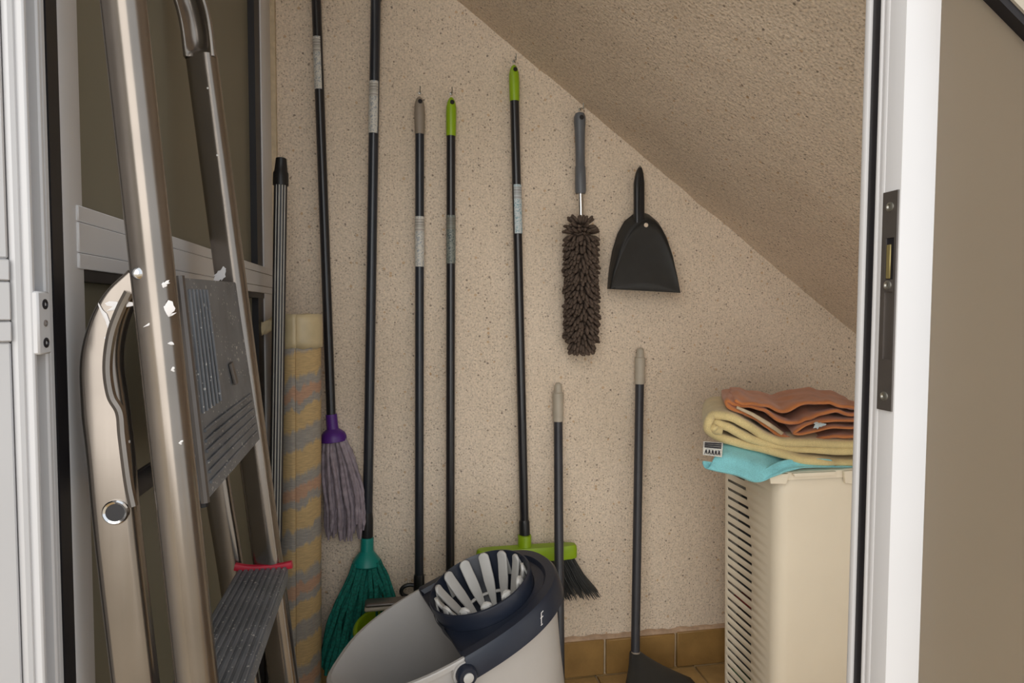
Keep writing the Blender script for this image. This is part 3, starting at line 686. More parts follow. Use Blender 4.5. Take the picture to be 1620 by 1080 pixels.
# flat mop with taupe grip
r_ = .0118
top, gb, b = at(663.5, 153, Y=YW), at(664, 210, Y=YW), at(663, 945, Y=YW-.006)
zb_ = at(600, 957, Y=YW-.05).z
FM = thing('flat_mop', 'dark pole with taupe grip between the teal mop and the lime-gripped pole', 'mop', (b.x, YW, zb_-.06))
pole_part(FM, gb, b, r_, 'blackblue'); grip_capsule(FM, top, gb+Vector((0, 0, -.004)), .0130, 'taupe')
sticker_part(FM, at(663.6, 343, Y=YW), at(663.4, 422, Y=YW), r_+.0002, 'stick', (-165, -15), (gb, b))
obj('ferrule', MB().lathe(at(663, 908, Y=YW-.006), (0, 0, -1), [(0, .0125), (.006, .0145), (.05, .0148)], 16), 'blackplastic', FM)
c = at(648, 934, Y=YW-.012)
yk = [c+Vector((.022*math.cos(math.radians(t)), 0, .016*math.sin(math.radians(t)))) for t in range(60, 300, 20)]
obj('yoke', MB().tube(yk, .0055, 8, ref=(0, 1, 0)), 'blackplastic', FM)
obj('yoke_arm', MB().tube([c+Vector((.010, 0, -.014)), b+Vector((0, 0, .0)), b+Vector((-.03, -.02, -.03)), at(625, 962, Y=YW-.04)], .007, 8, ref=(0, 1, 0)), 'blackplastic', FM)
pl0, pl1 = at(577, 962, Y=YW-.12), at(640, 958, Y=YW-.12)
obj('mop_plate', MB().rbox((pl0.x, YW-.125, pl0.z+.001), (pl1.x+.03, YW-.088, pl0.z+.011), .006, 3), 'steel', FM)
obj('mop_pad', MB().rbox((pl0.x-.001, YW-.126, pl0.z-.009), (pl1.x+.03, YW-.088, pl0.z+.002), .005, 3), 'beige', FM)
hook(664, 149, 'wire hook holding the pole with the taupe grip')
# lime-gripped pole
top, gb, b = at(714, 154, Y=YW), at(713.5, 213, Y=YW), at(712, 1000, Y=YW-.004)
GP = thing('lime_grip_pole', 'dark pole with lime grip and faded sticker ending behind the bucket wringer', 'pole', b)
pole_part(GP, gb, b, r_, 'black'); grip_capsule(GP, top, gb+Vector((0, 0, -.004)), .0130, 'lime')
sticker_part(GP, at(713.3, 341, Y=YW), at(713.2, 417, Y=YW), r_+.0002, 'stick2', (-165, -15), (gb, b))
obj('ferrule', MB().lathe(b+Vector((0, 0, .07)), (0, 0, -1), [(0, .0125), (.006, .0145), (.07, .0148), (.075, .010)], 16), 'blackplastic', GP)
hook(713.5, 150, 'wire hook holding the pole with lime grip and faded sticker')
# lime broom
top, gb, b = at(813, 103, Y=YW), at(814, 158, Y=YW), at(830, 848, Y=YW-.01)
BR = thing('broom', 'lime green broom with grey bristles hanging behind the bucket', 'broom', (b.x, YW, at(880, 940, Y=YW).z))
pole_part(BR, gb, b, .0122, 'black'); grip_capsule(BR, top, gb+Vector((0, 0, -.004)), .0132, 'lime')
sticker_part(BR, at(817.5, 293, Y=YW), at(819.5, 370, Y=YW), .0126, 'stick3', (-135, -8), (gb, b))
obj('ferrule', MB().lathe(at(829.4, 822, Y=YW-.01), (b-gb).normalized(), [(0, .0125), (.005, .0146), (.06, .0150)], 16), 'blackplastic', BR)
hx0, hx1 = at(753, 872, Y=YW-.02), at(912, 872, Y=YW-.02); zt_, zb2 = at(832, 864, Y=YW-.02).z, at(832, 885, Y=YW-.02).z
hb = MB(); pr_ = []
ell = [(math.copysign(abs(math.cos(a_))**.38, math.cos(a_)), math.copysign(abs(math.sin(a_))**.7, math.sin(a_))) for a_ in [2*PI*i/48 for i in range(48)]]
hw, hy = (hx1.x-hx0.x)/2, .019; hc_ = Vector(((hx0.x+hx1.x)/2, YW-.022, 0))
for z, k in ((zb2, .985), (zb2+.006, 1), (zt_-.014, 1), (zt_-.004, .965), (zt_, .90)):
    pr_.append([Vector((hc_.x+x*hw*(1-(1-k)*.35), hc_.y+y*hy*k, z)) for x, y in ell+ell[:1]])
hb.grid(pr_); n_ = 49; k0 = len(hb.v); hb.f.append(tuple(range(48))); hb.f.append(tuple(4*49+i for i in range(48)))
obj('head', hb, 'lime', BR)
obj('socket', MB().lathe(at(830, 846, Y=YW-.016), (0, 0, -1), [(0, .0175), (.003, .0185), (.03, .0185), (.05, .024)], 20), 'lime', BR)
bz = MB(); rnd = random.Random(11); zl = at(900, 940, Y=YW-.03).z
for i in range(1100):
    u = rnd.uniform(-.96, .96); v = rnd.uniform(-1, 1); x0 = hc_.x+u*hw*.95; y0 = hc_.y+v*hy*.7
    fl_ = .034*u+.030*max(0, u)+.012; zz = zl+rnd.uniform(-.004, .006)-.006*max(0, u)
    tip = Vector((x0+fl_+rnd.uniform(-.005, .005), min(D-.006, y0+v*.016+rnd.uniform(-.006, .003)-.006), zz)); p0_ = Vector((x0, y0, zb2+.004)); mid = p0_.lerp(tip, .5)+Vector((-.004*u, 0, -.002))
    bz.sweep([p0_, mid, tip], circ(.0013, 3), (1, 0, 0), [1, 1, .6], False)
obj('bristles', bz, 'bristle', BR, None, True)
hook(813, 99, 'wire hook holding the lime broom just below the stair slope')
# microfibre duster
top, b = at(917, 178, Y=YW-.008), at(920, 562, Y=YW-.02)
DU = thing('duster', 'dark brown noodle microfibre duster with grey handle on the wall', 'duster', b)
hb_ = at(918.5, 306, Y=YW-.008); dd = (hb_-top).normalized(); ll = (hb_-top).length
hd = obj('handle', MB().lathe(top, dd, [(0, .006), (.003, .0125), (.012, .0158), (.024, .0160), (.05, .0142), (ll*.45, .0130), (ll*.66, .0128), (ll*.67, .0142), (ll*.85, .0152), (ll*.97, .0150), (ll, .0135)], 22), 'greyhandle', DU)
obj('hanging_hole', MB().lathe(top+dd*.017+Vector((.001, -.0135, 0)), (0, -1, 0), [(0, .0062), (.003, .0062)], 16), 'gasket', hd)
c1 = at(919.5, 352, Y=YW-.012); obj('neck', MB().tube([hb_-dd*.01, c1, at(919.5, 372, Y=YW-.014)], .0078, 16, ref=(1, 0, 0)), 'chrome', DU)
e0, e1 = at(919, 352, Y=YW-.022), at(920, 552, Y=YW-.022)
ed = (e1-e0).normalized(); el = (e1-e0).length
obj('core', MB().lathe(e0, ed, [(0, .008), (.02, .026), (el-.02, .026), (el, .010)], 20), 'noodle', DU)
nd = MB(); rnd = random.Random(21)
u_ = Vector((1, 0, 0)); w_ = Vector((0, 1, 0))
cnt = 0
for ring in range(29):
    t = ring/28
    for j in range(25):
        a_ = 2*PI*(j+.5*(ring % 2))/25+rnd.uniform(-.06, .06)
        if math.sin(a_) > .55: continue
        rad = u_*math.cos(a_)+w_*math.sin(a_); root = e0+ed*(el*(.01+.97*t)+rnd.uniform(-.003, .003))+rad*.027*(1-.45*max(0, 1-t*9)-.3*max(0, t*9-8))
        down = .30+.35*rnd.random()
        if t < .03: down = -.9
        elif t < .10: down = -.15
        if t > .95: down = 1.1
        Ln = rnd.uniform(.021, .030)
        d_ = (rad*(.50+.35*abs(math.cos(a_)))+ed*down+u_*.28*math.cos(a_)+Vector((rnd.uniform(-.2, .2), 0, rnd.uniform(-.15, .15)))).normalized()
        d2 = (d_+ed*.35).normalized() if t > .10 else d_
        p1_ = root+d_*Ln*.5; p2_ = p1_+d2*Ln*.5
        for pp in (p1_, p2_):
            if pp.y > D-.006: pp.y = D-.006
        nd.sweep([root, p1_, root+(p2_-root)*.88, p2_], circ(.0044, 7), (.3, .9, .2), [.85, 1.05, .95, .45]); cnt += 1
obj('noodles', nd, 'noodle', DU, None, True)
hook(917.5, 175, 'wire hook holding the brown duster')
# hand dustpan
YP = D-.012
def PP(x, y, off): return at(x, y, Y=YP-off)
DP = thing('hand_dustpan', 'black plastic hand dustpan hanging on the wall right of the duster', 'dustpan', PP(1020, 462, .02))
front = [(966, 457, .060), (974, 425, .054), (983, 398, .048), (992, 377, .042), (1003, 361, .037), (1014, 351, .034), (1026, 347, .033), (1038, 352, .033), (1048, 364, .035), (1056, 383, .040), (1064, 408, .046), (1071, 437, .054), (1076, 463, .060)]
back = [(961, 457, .004), (964, 425, .004), (969, 396, .004), (977, 370, .004), (988, 350, .004), (1003, 338, .004), (1014, 335, .004), (1027, 340, .004), (1041, 352, .004), (1054, 375, .004), (1064, 405, .004), (1070, 437, .004), (1074, 462, .004)]
F_ = [PP(*q_) for q_ in front]; K_ = [PP(*q_) for q_ in back]
cen = PP(1020, 461, .056); pn = MB(); rows = []
for k in range(9):                           # dished front sheet
    t = k/8; s_ = math.sin(t*PI)*.006
    rows.append([f.lerp(F_[0].lerp(F_[-1], i/12), t)+Vector((0, s_*math.sin(PI*i/12), 0)) for i, f in enumerate(F_)])
solid(obj('scoop_sheet', MB().grid(rows), 'pan', DP, 50), .0022)
rows = [[K_[i].lerp(F_[i], t) for i in range(13)] for t in (0, .33, .66, 1)]
solid(obj('scoop_wall', MB().grid(rows), 'pan', DP, 50), .0022)
rows = [[K_[i].lerp(K_[0].lerp(K_[-1], i/12), t) for i in range(13)] for t in (0, .25, .5, .75, 1)]
solid(obj('scoop_back', MB().grid(rows), 'pan', DP, 50), .0022)
hl = [PP(1012.5, 264, .010), PP(1011.5, 275, .014), PP(1011, 295, .018), PP(1011, 320, .020), PP(1011, 345, .022), PP(1012, 362, .020)]
hh = obj('handle', MB().sweep(smooth_path(hl, 5), rrect(.030, .020, .009, 4), (0, -1, 0), [(.3+.7*min(1, (i/5)**.7), .18+.82*min(1, (i/9)**.75)) for i in range(26)]), 'blackplastic', DP)
obj('handle_ridge', MB().tube(smooth_path([PP(1013.5, 280, .026), PP(1012, 310, .031), PP(1011, 352, .0335)], 4), .002, 6, ref=(0, 1, 0)), 'blackplastic', hh)
obj('handle_glint', MB().lathe(PP(1014, 283, .0245), (0, -1, 0), [(0, .0042), (.0012, .004), (.0014, .001)], 10), 'steel', hh)
hc2 = PP(1022, 356, .0355); obj('hanging_hole', MB().lathe(hc2, (0, -1, .1), [(0, .006), (.0012, .006)], 16), 'wall', DP)
tag(obj('wall_hook', MB().tube([PP(1012.5, 262, -.012), PP(1012.5, 265, .016)], .0016, 6, ref=(1, 0, 0)), 'screw'), 'small nail carrying the black hand dustpan', 'hook', 'wire hooks on the roughcast wall')
# two short poles with beige ribbed grips
def short_pole(parent, top, gb, foot, r):
    pole_part(parent, gb, foot, r, 'charcoal'); ax_ = (top-gb).normalized(); L_ = (top-gb).length
    obj('grip', MB().lathe(gb-ax_*.002, ax_, [(0, r*1.16), (L_*.08, r*1.20), (L_*.10, r*1.12), (L_*.16, r*1.22), (L_*.24, r*1.22), (L_*.26, r*1.14), (L_*.33, r*1.24), (L_*.37, r*1.15), (L_*.66, r*1.26), (L_*.72, r*1.22), (L_*.75, r*.92), (L_*.92, r*.84), (L_*.98, r*.6), (L_, r*.3)], 20), 'beige', parent)
YS = D-.018
top, gb = at(883, 604, Y=YS), at(883, 665, Y=YS-.002); ft_ = at(885.5, 1066, Y=YS-.20)
d_ = (ft_-gb).normalized(); ft_ = gb+d_*((gb.z-.10)/-d_.z)
HB = thing('lobby_brush', 'shorter pole with beige ribbed grip leaning in front of the broom', 'brush', (ft_.x, ft_.y, 0))
short_pole(HB, top, gb, ft_, .0122)
obj('head', MB().rbox((ft_.x-.13, ft_.y-.022, .070), (ft_.x+.014, ft_.y+.026, .102), .008, 3), 'blackplastic', HB)
bz = MB(); rnd = random.Random(4)
for i in range(220):
    u, v = rnd.uniform(-1, 1), rnd.uniform(-1, 1)
    p0_ = Vector((ft_.x-.058+u*.066, ft_.y+.002+v*.018, .074)); bz.sweep([p0_, p0_+Vector((u*.008, v*.008, -.073))], circ(.0016, 3), (1, 0, 0), [1, .7], False)
obj('bristles', bz, 'bristle', HB, None, True)
top, gb = at(1013, 549, Y=YS), at(1012, 606, Y=YS-.002); ft_ = at(1005, 1030, Y=YS-.10)
LD = thing('lobby_dustpan', 'long-handled black dustpan with beige grip standing on the floor', 'dustpan', (ft_.x, ft_.y, 0))
short_pole(LD, top, gb, ft_, .0122)
obj('seam_ring', MB().lathe(at(1005, 1031, Y=YS-.10), (gb-ft_).normalized(), [(-.002, .0128), (0, .0134), (.002, .0128)], 18), 'taupe', LD)
# pan: neck flaring into a hooded scoop that opens towards the room
fwd_ = Vector((.30, -.95, 0)).normalized(); sd_ = Vector((0, 0, 1)).cross(fwd_); sd_ = -sd_ if sd_.x < 0 else sd_
rows = []
for k in range(15):
    t = k/14; w2 = .014+.112*min(1, (t/.42))**1.15; zc2 = ft_.z+.004-(ft_.z-.02)*min(1, t*1.05)**.85*.72; dep = .235*t
    hgt = .014+.050*math.sin(min(1, t/.5)*PI/2)
    c_ = Vector((ft_.x, ft_.y, 0))+fwd_*(dep-.006)
    r1 = []
    for i in range(13):
        a_ = PI*i/12; r1.append(c_+sd_*(math.cos(a_)*w2*(1))+Vector((0, 0, max(.004, zc2-hgt+math.sin(a_)**.6*hgt))))
    rows.append(r1)
solid(obj('hood', MB().grid(rows), 'pan', LD, 50), .003)
flr = [[r1[0].lerp(r1[-1], i/6)*1 for i in range(7)] for r1 in rows]
flr = [[Vector((p.x, p.y, .005)) for p in r1] for r1 in flr]
solid(obj('scoop_floor', MB().grid(flr), 'pan', LD, 50), .003)
bk = [[Vector((p.x, p.y, .005)) for p in rows[3]], rows[3]]
sides = [[Vector((r1[i].x, r1[i].y, .005)) for r1 in rows] for i in (0,)]+[[r1[0] for r1 in rows]]
solid(obj('scoop_side', MB().grid(sides), 'pan', LD, 50), .003)
sides = [[Vector((r1[-1].x, r1[-1].y, .005)) for r1 in rows], [r1[-1] for r1 in rows]]
solid(obj('scoop_side', MB().grid(sides), 'pan', LD, 50), .003)

# ------------------------------------------------------------------ lime tub and tilted mop bucket
ltc = atd(651, 989, 1.565); zl_ = ltc.z
LT = thing('lime_tub', 'round lime green tub half hidden behind the mop bucket', 'tub', (ltc.x, ltc.y, 0))
R_ = .134
obj('body', MB().lathe((ltc.x, ltc.y, 0), (0, 0, 1), [(.002, R_*.78), (zl_*.9, R_*.96), (zl_, R_), (zl_, R_*.955), (zl_*.9, R_*.93), (.012, R_*.75)], 48), 'lime', LT)
obj('rim', MB().tube([Vector((ltc.x+R_*math.cos(2*PI*i/48), ltc.y+R_*math.sin(2*PI*i/48), zl_)) for i in range(48)], .006, 8, closed=True), 'lime', LT)

TILT, PHI, LEAN = math.radians(18), math.radians(24), math.radians(9)
RH = Vector((math.cos(_a), -math.sin(_a), 0)); FH = Vector((math.sin(_a), math.cos(_a), 0))
ez = (Vector((0, 0, 1))*math.cos(TILT)-RH*math.sin(TILT)-FH*math.sin(LEAN)).normalized()
ex = RH*math.cos(PHI)+FH*math.sin(PHI); ex = (ex-ez*ex.dot(ez)).normalized(); ey = ez.cross(ex)
bc = atd(715, 980, 1.27)+ey*.010
BM = Matrix((ex, ey, ez)).transposed().to_4x4(); BM.translation = bc
AA, BBB, HH = .225, .144, .30
def outline(a_, s_=1.0, z=0.0):
    c_, n_ = math.cos(a_), math.sin(a_)
    x = math.copysign(abs(c_)**.86, c_)*AA; y = math.copysign(abs(n_)**.86, n_)*BBB
    sp_o = math.exp(-((abs(a_-PI))/.30)**2)*.022*max(0, 1+z/.25)
    return Vector((x*s_-sp_o, y*s_, z))
NB = 72
low = BM @ Vector((0, 0, -HH))
BU = thing('mop_bucket', 'tilted pale grey oval mop bucket with navy wringer in front of the brooms', 'bucket', (low.x, low.y, .0))
rows = []
for z, s_ in ((-HH, .0), (-HH, .70), (-HH+.008, .735), (-HH*.5, .86), (-.04, .972), (-.004, .99), (-.002, 1.030), (.006, 1.032), (.008, 1.022), (.008, .985), (-.004, .972), (-HH*.5, .842), (-HH+.012, .715), (-HH+.010, 0)):
    rows.append([outline(2*PI*i/NB, s_, z) for i in range(NB)]+[outline(0, s_, z)])
obj('body', MB().grid(rows).xf(BM), 'bucket', BU, 35)
# wringer: deck and skirt over the right part of the rim
CXc, CR, CUT = .080, .108, -.024
def edge_pt(a_, grow, z):
    d_ = Vector((math.cos(a_), math.sin(a_))); lo_, hi_ = 0, .6
    for _ in range(30):
        m_ = (lo_+hi_)/2; x, y = CXc+d_.x*m_, d_.y*m_
        ins = (abs(x)/(AA+grow))**2.33+(abs(y)/(BBB+grow))**2.33 < 1 and x > CUT
        if ins: lo_ = m_
        else: hi_ = m_
    return Vector((CXc+d_.x*lo_, d_.y*lo_, z))
def circ_pt(a_, r, z): return Vector((CXc+r*math.cos(a_), r*math.sin(a_), z))
n_ = 96; A_ = [2*PI*i/n_ for i in range(n_+1)]
def maxr(p, a_):
    r = (Vector((p.x-CXc, p.y))).length
    return p if r > CR else circ_pt(a_, CR, p.z)
rows = [[maxr(edge_pt(a_, .011, -.036), a_) if edge_pt(a_, 0, 0).x > CUT+.002 else maxr(edge_pt(a_, .011, .002), a_) for a_ in A_],
        [maxr(edge_pt(a_, .0105, .004), a_) for a_ in A_], [maxr(edge_pt(a_, .006, .010), a_) for a_ in A_],
        [maxr(edge_pt(a_, -.012, .011), a_) for a_ in A_], [maxr(edge_pt(a_, -.018, .003), a_) for a_ in A_], [circ_pt(a_, CR-.001, .006) for a_ in A_]]
wr_ = obj('wringer', MB().grid(rows).xf(BM), 'navy', BU, 45); wr_['label'] = 'navy plastic wringer'
cup = MB().lathe((CXc, 0, 0), (0, 0, 1), [(-.085, .078), (-.08, .084), (-.02, CR-.004), (.036, CR), (.040, CR-.001), (.041, CR-.004), (.036, CR-.007), (-.02, CR-.012), (-.07, .060), (-.074, .02)], 56)
obj('wringer_cup', cup.xf(BM), 'navy', wr_)
obj('wringer_ring', MB().tube([circ_pt(2*PI*i/32, .062, -.030) for i in range(32)], .0035, 6, closed=True).xf(BM), 'finger', wr_)
for k in range(13):
    a_ = 2*PI*k/13+.12; u = Vector((math.cos(a_), math.sin(a_), 0)); tg = Vector((-u.y, u.x, 0)); c0_ = Vector((CXc, 0, 0))
    pts = smooth_path([c0_+u*.093+Vector((0, 0, .046)), c0_+u*.089+Vector((0, 0, .030)), c0_+u*.076+Vector((0, 0, .002)), c0_+u*.060+Vector((0, 0, -.030)), c0_+u*.047+Vector((0, 0, -.055))], 4)
    m_ = len(pts); ks = [(1, min(1, .35+.45*math.sqrt(j)) if j < 3 else (1 if j < m_*.55 else max(.42, 1-1.6*(j/m_-.55)))) for j in range(m_)]
    fg = MB().sweep(pts, rrect(.0235, .006, .0025, 3), u, ks).xf(BM)
    f_ = obj('wringer_finger', fg, 'finger', BU)
    b2 = smooth_path([c0_+u*.092+Vector((0, 0, .044)), c0_+u*.0965+Vector((0, 0, .026)), c0_+u*.0955+Vector((0, 0, -.012))], 4)
    obj('finger_back', MB().sweep(b2, rrect(.014, .004, .0015, 2), u).xf(BM), 'finger', f_)
# bail handle swung down round the spout end, white pivot pins
bp = []
pvx = -.030; swing = math.radians(52)
for i in range(41):
    a_ = -PI/2+PI*i/40; l_ = .235*abs(math.cos(a_))**.55; y = (BBB+.016)*math.copysign(abs(math.sin(a_))**.8, math.sin(a_))
    bp.append(Vector((pvx-l_*math.cos(swing), y, -.018-l_*math.sin(swing))))
obj('bail', MB().sweep(bp, rrect(.009, .030, .003, 3), (math.sin(swing), 0, -math.cos(swing))).xf(BM), 'navy', BU)
for sy in (-1, 1):
    p_ = Vector((pvx, sy*(BBB*1.0+.002), -.018))
    ea = obj('bail_eye', MB().lathe(p_, (0, sy, 0), [(0, .019), (.016, .019), (.020, .016), (.0205, .009)], 24).xf(BM), 'navy', BU)
    obj('pivot_pin', MB().lathe(p_+Vector((0, sy*.019, 0)), (0, sy, 0), [(0, .0095), (.0035, .0095), (.005, .006)], 18).xf(BM), 'finger', ea)
    obj('ear', MB().lathe(p_+Vector((0, -sy*.002, -.001)), (0, sy, 0), [(0, .024), (.007, .023)], 24).xf(BM), 'bucket', BU)
# small printed mark on the skirt
def sk(a_, z, off=.0128): return edge_pt(a_, off, z)
mk = MB(); am = -PI/2+.42
for (s0, z0, s1, z1) in ((-.035, -.022, .02, -.004), (.02, -.004, .06, -.004), (-.02, -.012, .03, -.012), (-.05, -.024, -.02, -.024)):
    a0, a1 = sk(am+s0, z0), sk(am+s1, z1); mk.sweep([a0, a1], rrect(.0012, .0018, .0004, 1), (0, 0, 1))
obj('printed_mark', mk.xf(BM), 'paint', wr_)['label'] = 'small white printed mark'

# ------------------------------------------------------------------ laundry hamper and towels
HY1 = 1.575; HY0 = 1.325; HX0 = at(1145, 760, Y=HY1).x; HX1 = HX0+.42; HZ = at(1240, 748, Y=HY0).z
HM = thing('laundry_hamper', 'tall cream plastic laundry hamper with slotted side', 'hamper', ((HX0+HX1)/2, (HY0+HY1)/2, 0))
CRn = .030
def houtline(s_, z):                         # open outline from the front-left of the slotted side round to its back
    pts = []
    cx, cy = (HX0+HX1)/2, (HY0+HY1)/2
    for qx, qy, a0 in ((HX0+CRn, HY0+CRn, 180), (HX1-CRn, HY0+CRn, 270), (HX1-CRn, HY1-CRn*.5, 0), (HX0+CRn*.35, HY1-CRn*.35, 90)):
        r_2 = CRn if qy < cy else (CRn*.5 if qx > cx else CRn*.35)
        for i in range(13):
            a_ = math.radians(a0+90*i/12); x, y = qx+r_2*math.cos(a_), qy+r_2*math.sin(a_)
            pts.append(Vector((cx+(x-cx)*s_, cy+(y-cy)*s_, z)))
    return pts
TAP = lambda z: .955+.045*z/HZ
pitch = .0228; nsl = int((HZ-.05)/pitch)
zs_ = [0.0]+[v for i in range(nsl) for v in (.02+i*pitch, .02+i*pitch+.0075)]+[HZ]
hb = MB().grid([houtline(TAP(z), z) for z in zs_])
hb.f.append(tuple(range(4*13)))
# slotted side: bars and slots as real openings
yF, yB = HY0+CRn, HY1-CRn*.35; cyh = (HY0+HY1)/2; cxh = (HX0+HX1)/2
def side(y, z): s_ = TAP(z); return Vector((cxh+(HX0-cxh)*s_, cyh+(y-cyh)*s_, z))
prev = 0.0
y_b = yB-.010
for i in range(nsl):
    z0, z1 = .02+i*pitch, .02+i*pitch+.0075
    top_t = (z0/HZ); y_p = y_f if i else yF+.078; y_f = yF+.078+.055*max(0, (top_t-.62)/.38)**1.6
    for (a, b_, c_, e_) in ((prev, z0, yF, yB),):
        hb.add([side(c_, a), side(y_p, a), side(y_b, a), side(e_, a), side(c_, b_), side(y_f, b_), side(y_b, b_), side(e_, b_)], [(0, 1, 5, 4), (1, 2, 6, 5), (2, 3, 7, 6)])
    for c_, e_ in ((yF, y_f), (y_b, yB)): hb.add([side(c_, z0), side(e_, z0), side(e_, z1), side(c_, z1)], [(0, 1, 2, 3)])
    prev = z1
hb.add([side(yF, prev), side(yB, prev), side(yB, HZ), side(yF, HZ)], [(0, 1, 2, 3)])
solid(obj('body', hb, 'cream', HM, 11, weld=True), .003)
lid = MB(); rr = []
for z, s_ in ((HZ-.016, 1.030), (HZ-.004, 1.034), (HZ+.002, 1.028), (HZ+.004, 1.0), (HZ+.004, .2)):
    rr.append(houtline(s_, z)+houtline(s_, z)[:1])
# ragged lip along the front
for j in range(len(rr[0])):
    p = rr[0][j]; rr[0][j] = Vector((p.x, p.y, p.z+.0))
lid.grid(rr); obj('lid', lid, 'cream', HM, 42)
for x0, x1, dz in ((at(1225, 750, Y=HY0).x-.02, at(1243, 750, Y=HY0).x, .022), (at(1250, 750, Y=HY0).x, at(1318, 750, Y=HY0).x, .007), (at(1330, 750, Y=HY0).x, at(1350, 750, Y=HY0).x, .030)):
    yy = HY0-.012
    obj('lid_tab', MB().prism([(x0, yy, HZ+.001), (x1, yy, HZ+.001), (x1-.006, yy, HZ-dz), (x0+.004, yy, HZ-dz*.9)], (0, .006, 0)), 'cream', HM)
def laundry_fill(z0, z1, mat, label, seed):       # red and green laundry, plus dark filler added to darken the slots
    g_ = MB().rbox((HX0+.014, HY0+.03, z0), (HX1-.04, HY1-.03, z1), min(.03, (z1-z0)*.45), 3)
    cz = (z0+z1)/2
    g_.v = [v+Vector((.006*noise.noise(v*30+Vector((seed, 0, 0))), 0, .004*noise.noise(v*25+Vector((0, seed, 0))))) for v in g_.v]
    tag(obj('laundry_fill', g_, mat, None, 60), label, 'laundry', 'laundry inside the hamper')
zr_ = at(1160, 948, X=HX0).z; zg_ = at(1157, 1066, X=HX0).z
laundry_fill(.010, max(.03, zg_-.015), 'dkfill', 'dark filler added at the bottom of the hamper to darken the slots', 1)
laundry_fill(zg_-.010, zg_+.010, 'grcloth', 'green cloth low in the hamper, seen through a slot', 2)
laundry_fill(zg_+.015, zr_-.015, 'dkfill', 'added dark filler between the green and red cloths in the hamper', 3)
laundry_fill(zr_-.010, zr_+.010, 'rdcloth', 'red cloth in the hamper, seen through a slot', 4)
laundry_fill(zr_+.015, HZ-.10, 'dkfill', 'added dark filler above the laundry inside the hamper', 5)

def ribbon(name, pxs, yf, yb_, th, mat, seed, amp=.004, back=(0, 0), rows_n=14, k=5):
    base = smooth_path([at(x, y, Y=yf) for x, y in pxs], k); rows = []
    for j in range(rows_n):
        t = j/(rows_n-1); r1 = []
        for i, p in enumerate(base):
            s_ = i*.13; y = yf+(yb_-yf)*t+(1-t)*.016*noise.noise(Vector((seed, i*.11, 2)))
            dz = amp*noise.noise(Vector((p.x*14+seed, y*14, s_)))+amp*.5*noise.noise(Vector((p.x*40+seed, y*40, s_)))
            r1.append(Vector((p.x+back[0]*t+amp*.6*noise.noise(Vector((y*12+seed, s_, 5))), y, p.z+back[1]*t+dz)))
        rows.append(r1)
    return rows
# cyan towel hanging over the front-left corner of the hamper
tops = [(1143, 700), (1170, 704), (1200, 711), (1228, 719), (1255, 727), (1290, 733), (1330, 736), (1372, 738)]
bots = [(1119, 741), (1146, 747), (1166, 750), (1184, 758), (1203, 766), (1232, 748), (1250, 738), (1330, 738)]
rows = []
zt2 = HZ+.010
for j in range(5):                           # the part lying under the yellow towel
    t = j/4; rows.append([Vector((at(x, y, Y=1.360).x+.125*(1-t), 1.560-(1.560-1.360)*t, max(zt2, at(x, y, Y=1.360).z if t > .6 else zt2))) for x, y in tops])
for j in range(1, 9):
    t = j/8; r1 = []
    for i, ((x0, y0), (x1, y1)) in enumerate(zip(tops, bots)):
        yy = 1.360-.062*min(1, t*2.2)*(1 if i < 6 else .75)+(.012*math.sin(t*PI)); px, py = x0+(x1-x0)*t, y0+(y1-y0)*t
        p = at(px, py, Y=yy); p.y += .006*noise.noise(Vector((px*.05, py*.05, 3))); r1.append(p)
    rows.append(r1)
# hem at the bottom of the curl
last = rows[-1]; rows.append([p+Vector((-.004, .010, -.002)) for p in last]); rows.append([p+Vector((-.006, .016, .010)) for p in last]); rows.append([p+Vector((-.010, .010, .018)) for p in last])
CT = obj('towel', MB().grid(rows), 'cyan', None, 60); solid(CT, .006, 2)
tag(CT, 'light blue towel hanging over the hamper corner, lowest of the three', 'towel', 'towels on the hamper')
tgp = [at(1113, 698, Y=1.305), at(1144, 700, Y=1.302), at(1142, 723, Y=1.298), at(1112, 719, Y=1.301)]
tgm = MB().prism(tgp, (0, .0012, 0)); tg_ = obj('care_tag', tgm, 'stick', CT); tg_['label'] = 'white printed care tag'
pm = MB()
def on_tag(u, v): return tgp[0].lerp(tgp[1], u).lerp(tgp[3].lerp(tgp[2], u), v)+Vector((0, -.0006, 0))
for v in (.10, .24, .38): pm.sweep([on_tag(.06, v), on_tag(.92, v)], rrect(.0008, .0036, .0002, 1))
for i in range(5):
    u = .10+i*.17
    for (a, b_) in (((u, .90), (u+.05, .58)), ((u+.05, .58), (u+.10, .90)), ((u+.02, .76), (u+.08, .76))):
        pm.sweep([on_tag(*a), on_tag(*b_)], rrect(.0008, .0024, .0002, 1))
obj('tag_print', pm, 'darkmetal', tg_)
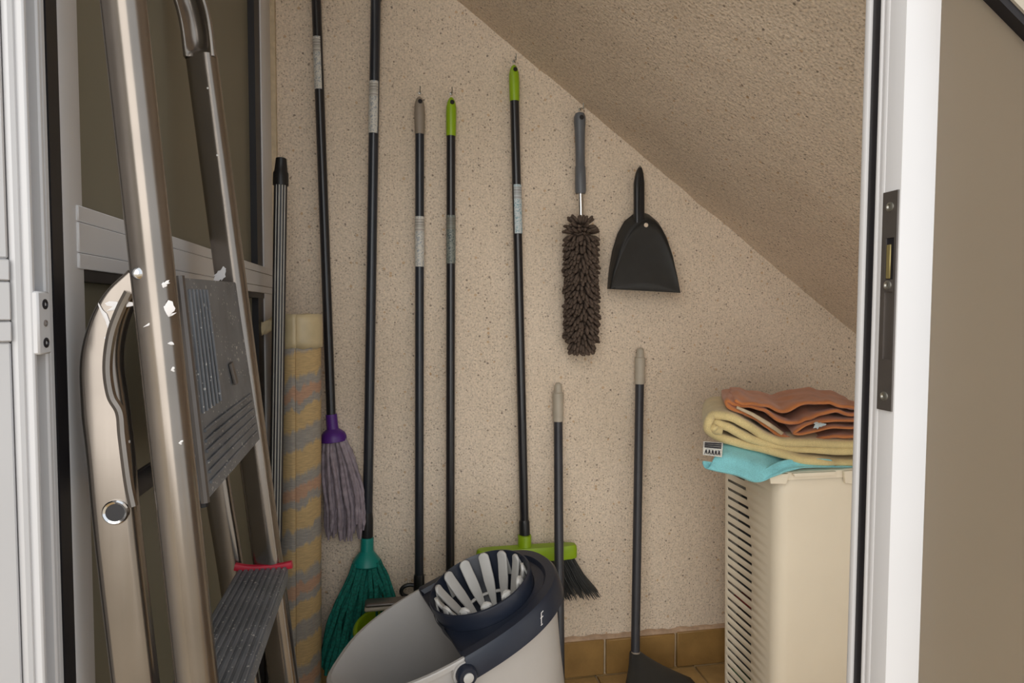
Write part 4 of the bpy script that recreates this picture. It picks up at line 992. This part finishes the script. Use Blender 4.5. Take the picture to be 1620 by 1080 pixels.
ypx = [(1378, 737), (1330, 735), (1285, 730), (1240, 720), (1205, 711), (1170, 703), (1138, 693), (1120, 683), (1117, 669), (1125, 659), (1139, 657), (1158, 661), (1180, 674), (1205, 690), (1240, 700), (1290, 703), (1340, 705), (1374, 706), (1378, 711), (1370, 714), (1310, 714), (1250, 711), (1205, 702), (1170, 687), (1148, 676), (1134, 671), (1127, 675), (1130, 682), (1144, 685)]
YT = obj('towel', MB().grid(ribbon('t', ypx, 1.325, 1.550, .01, 'yellow', 3.3, .004, (.115, .004))), 'yellow', None, 60); solid(YT, .0195, 1)
tag(YT, 'pale yellow folded towel, middle of the three on the hamper', 'towel', 'towels on the hamper')
opx = [(1380, 692), (1330, 694), (1285, 695), (1250, 691), (1222, 678), (1195, 664), (1170, 652), (1152, 646), (1150, 641), (1160, 638), (1185, 641), (1210, 655), (1240, 672), (1262, 668), (1275, 660), (1300, 655), (1330, 654), (1362, 658), (1370, 652), (1345, 646), (1318, 640), (1298, 636), (1270, 641), (1235, 648), (1205, 643), (1178, 637), (1160, 634)]
OT = obj('towel', MB().grid(ribbon('t', opx, 1.340, 1.550, .008, 'orange', 8.1, .011, (.105, .006))), 'orange', None, 60); solid(OT, .0095, 1)
tag(OT, 'rumpled orange towel lying on top of the three', 'towel', 'towels on the hamper')
opx2 = [(1378, 676), (1330, 677), (1290, 680), (1262, 688), (1256, 684), (1270, 674), (1300, 667), (1340, 666), (1378, 668)]
o2 = obj('inner_fold', MB().grid(ribbon('t', opx2, 1.330, 1.490, .008, 'orange', 2.1, .004, (.08, 0))), 'orange', OT, 60); solid(o2, .007, 1)
wv = MB().grid([[at(x, y, Y=1.326) for x, y in ((1165, 646), (1190, 658), (1212, 672), (1236, 688))], [at(x, y, Y=1.327) for x, y in ((1166, 642), (1192, 653), (1216, 667), (1240, 684))]])
solid(obj('woven_band', wv, 'mortar', OT, 60), .002)['label'] = 'pale woven border band'
sv = blob(at(1295, 672, Y=1.322), .014, .007, .1, 77); o3 = obj('small_label', sv, 'stick3', OT, None); o3['label'] = 'small bluish sewn-in label'
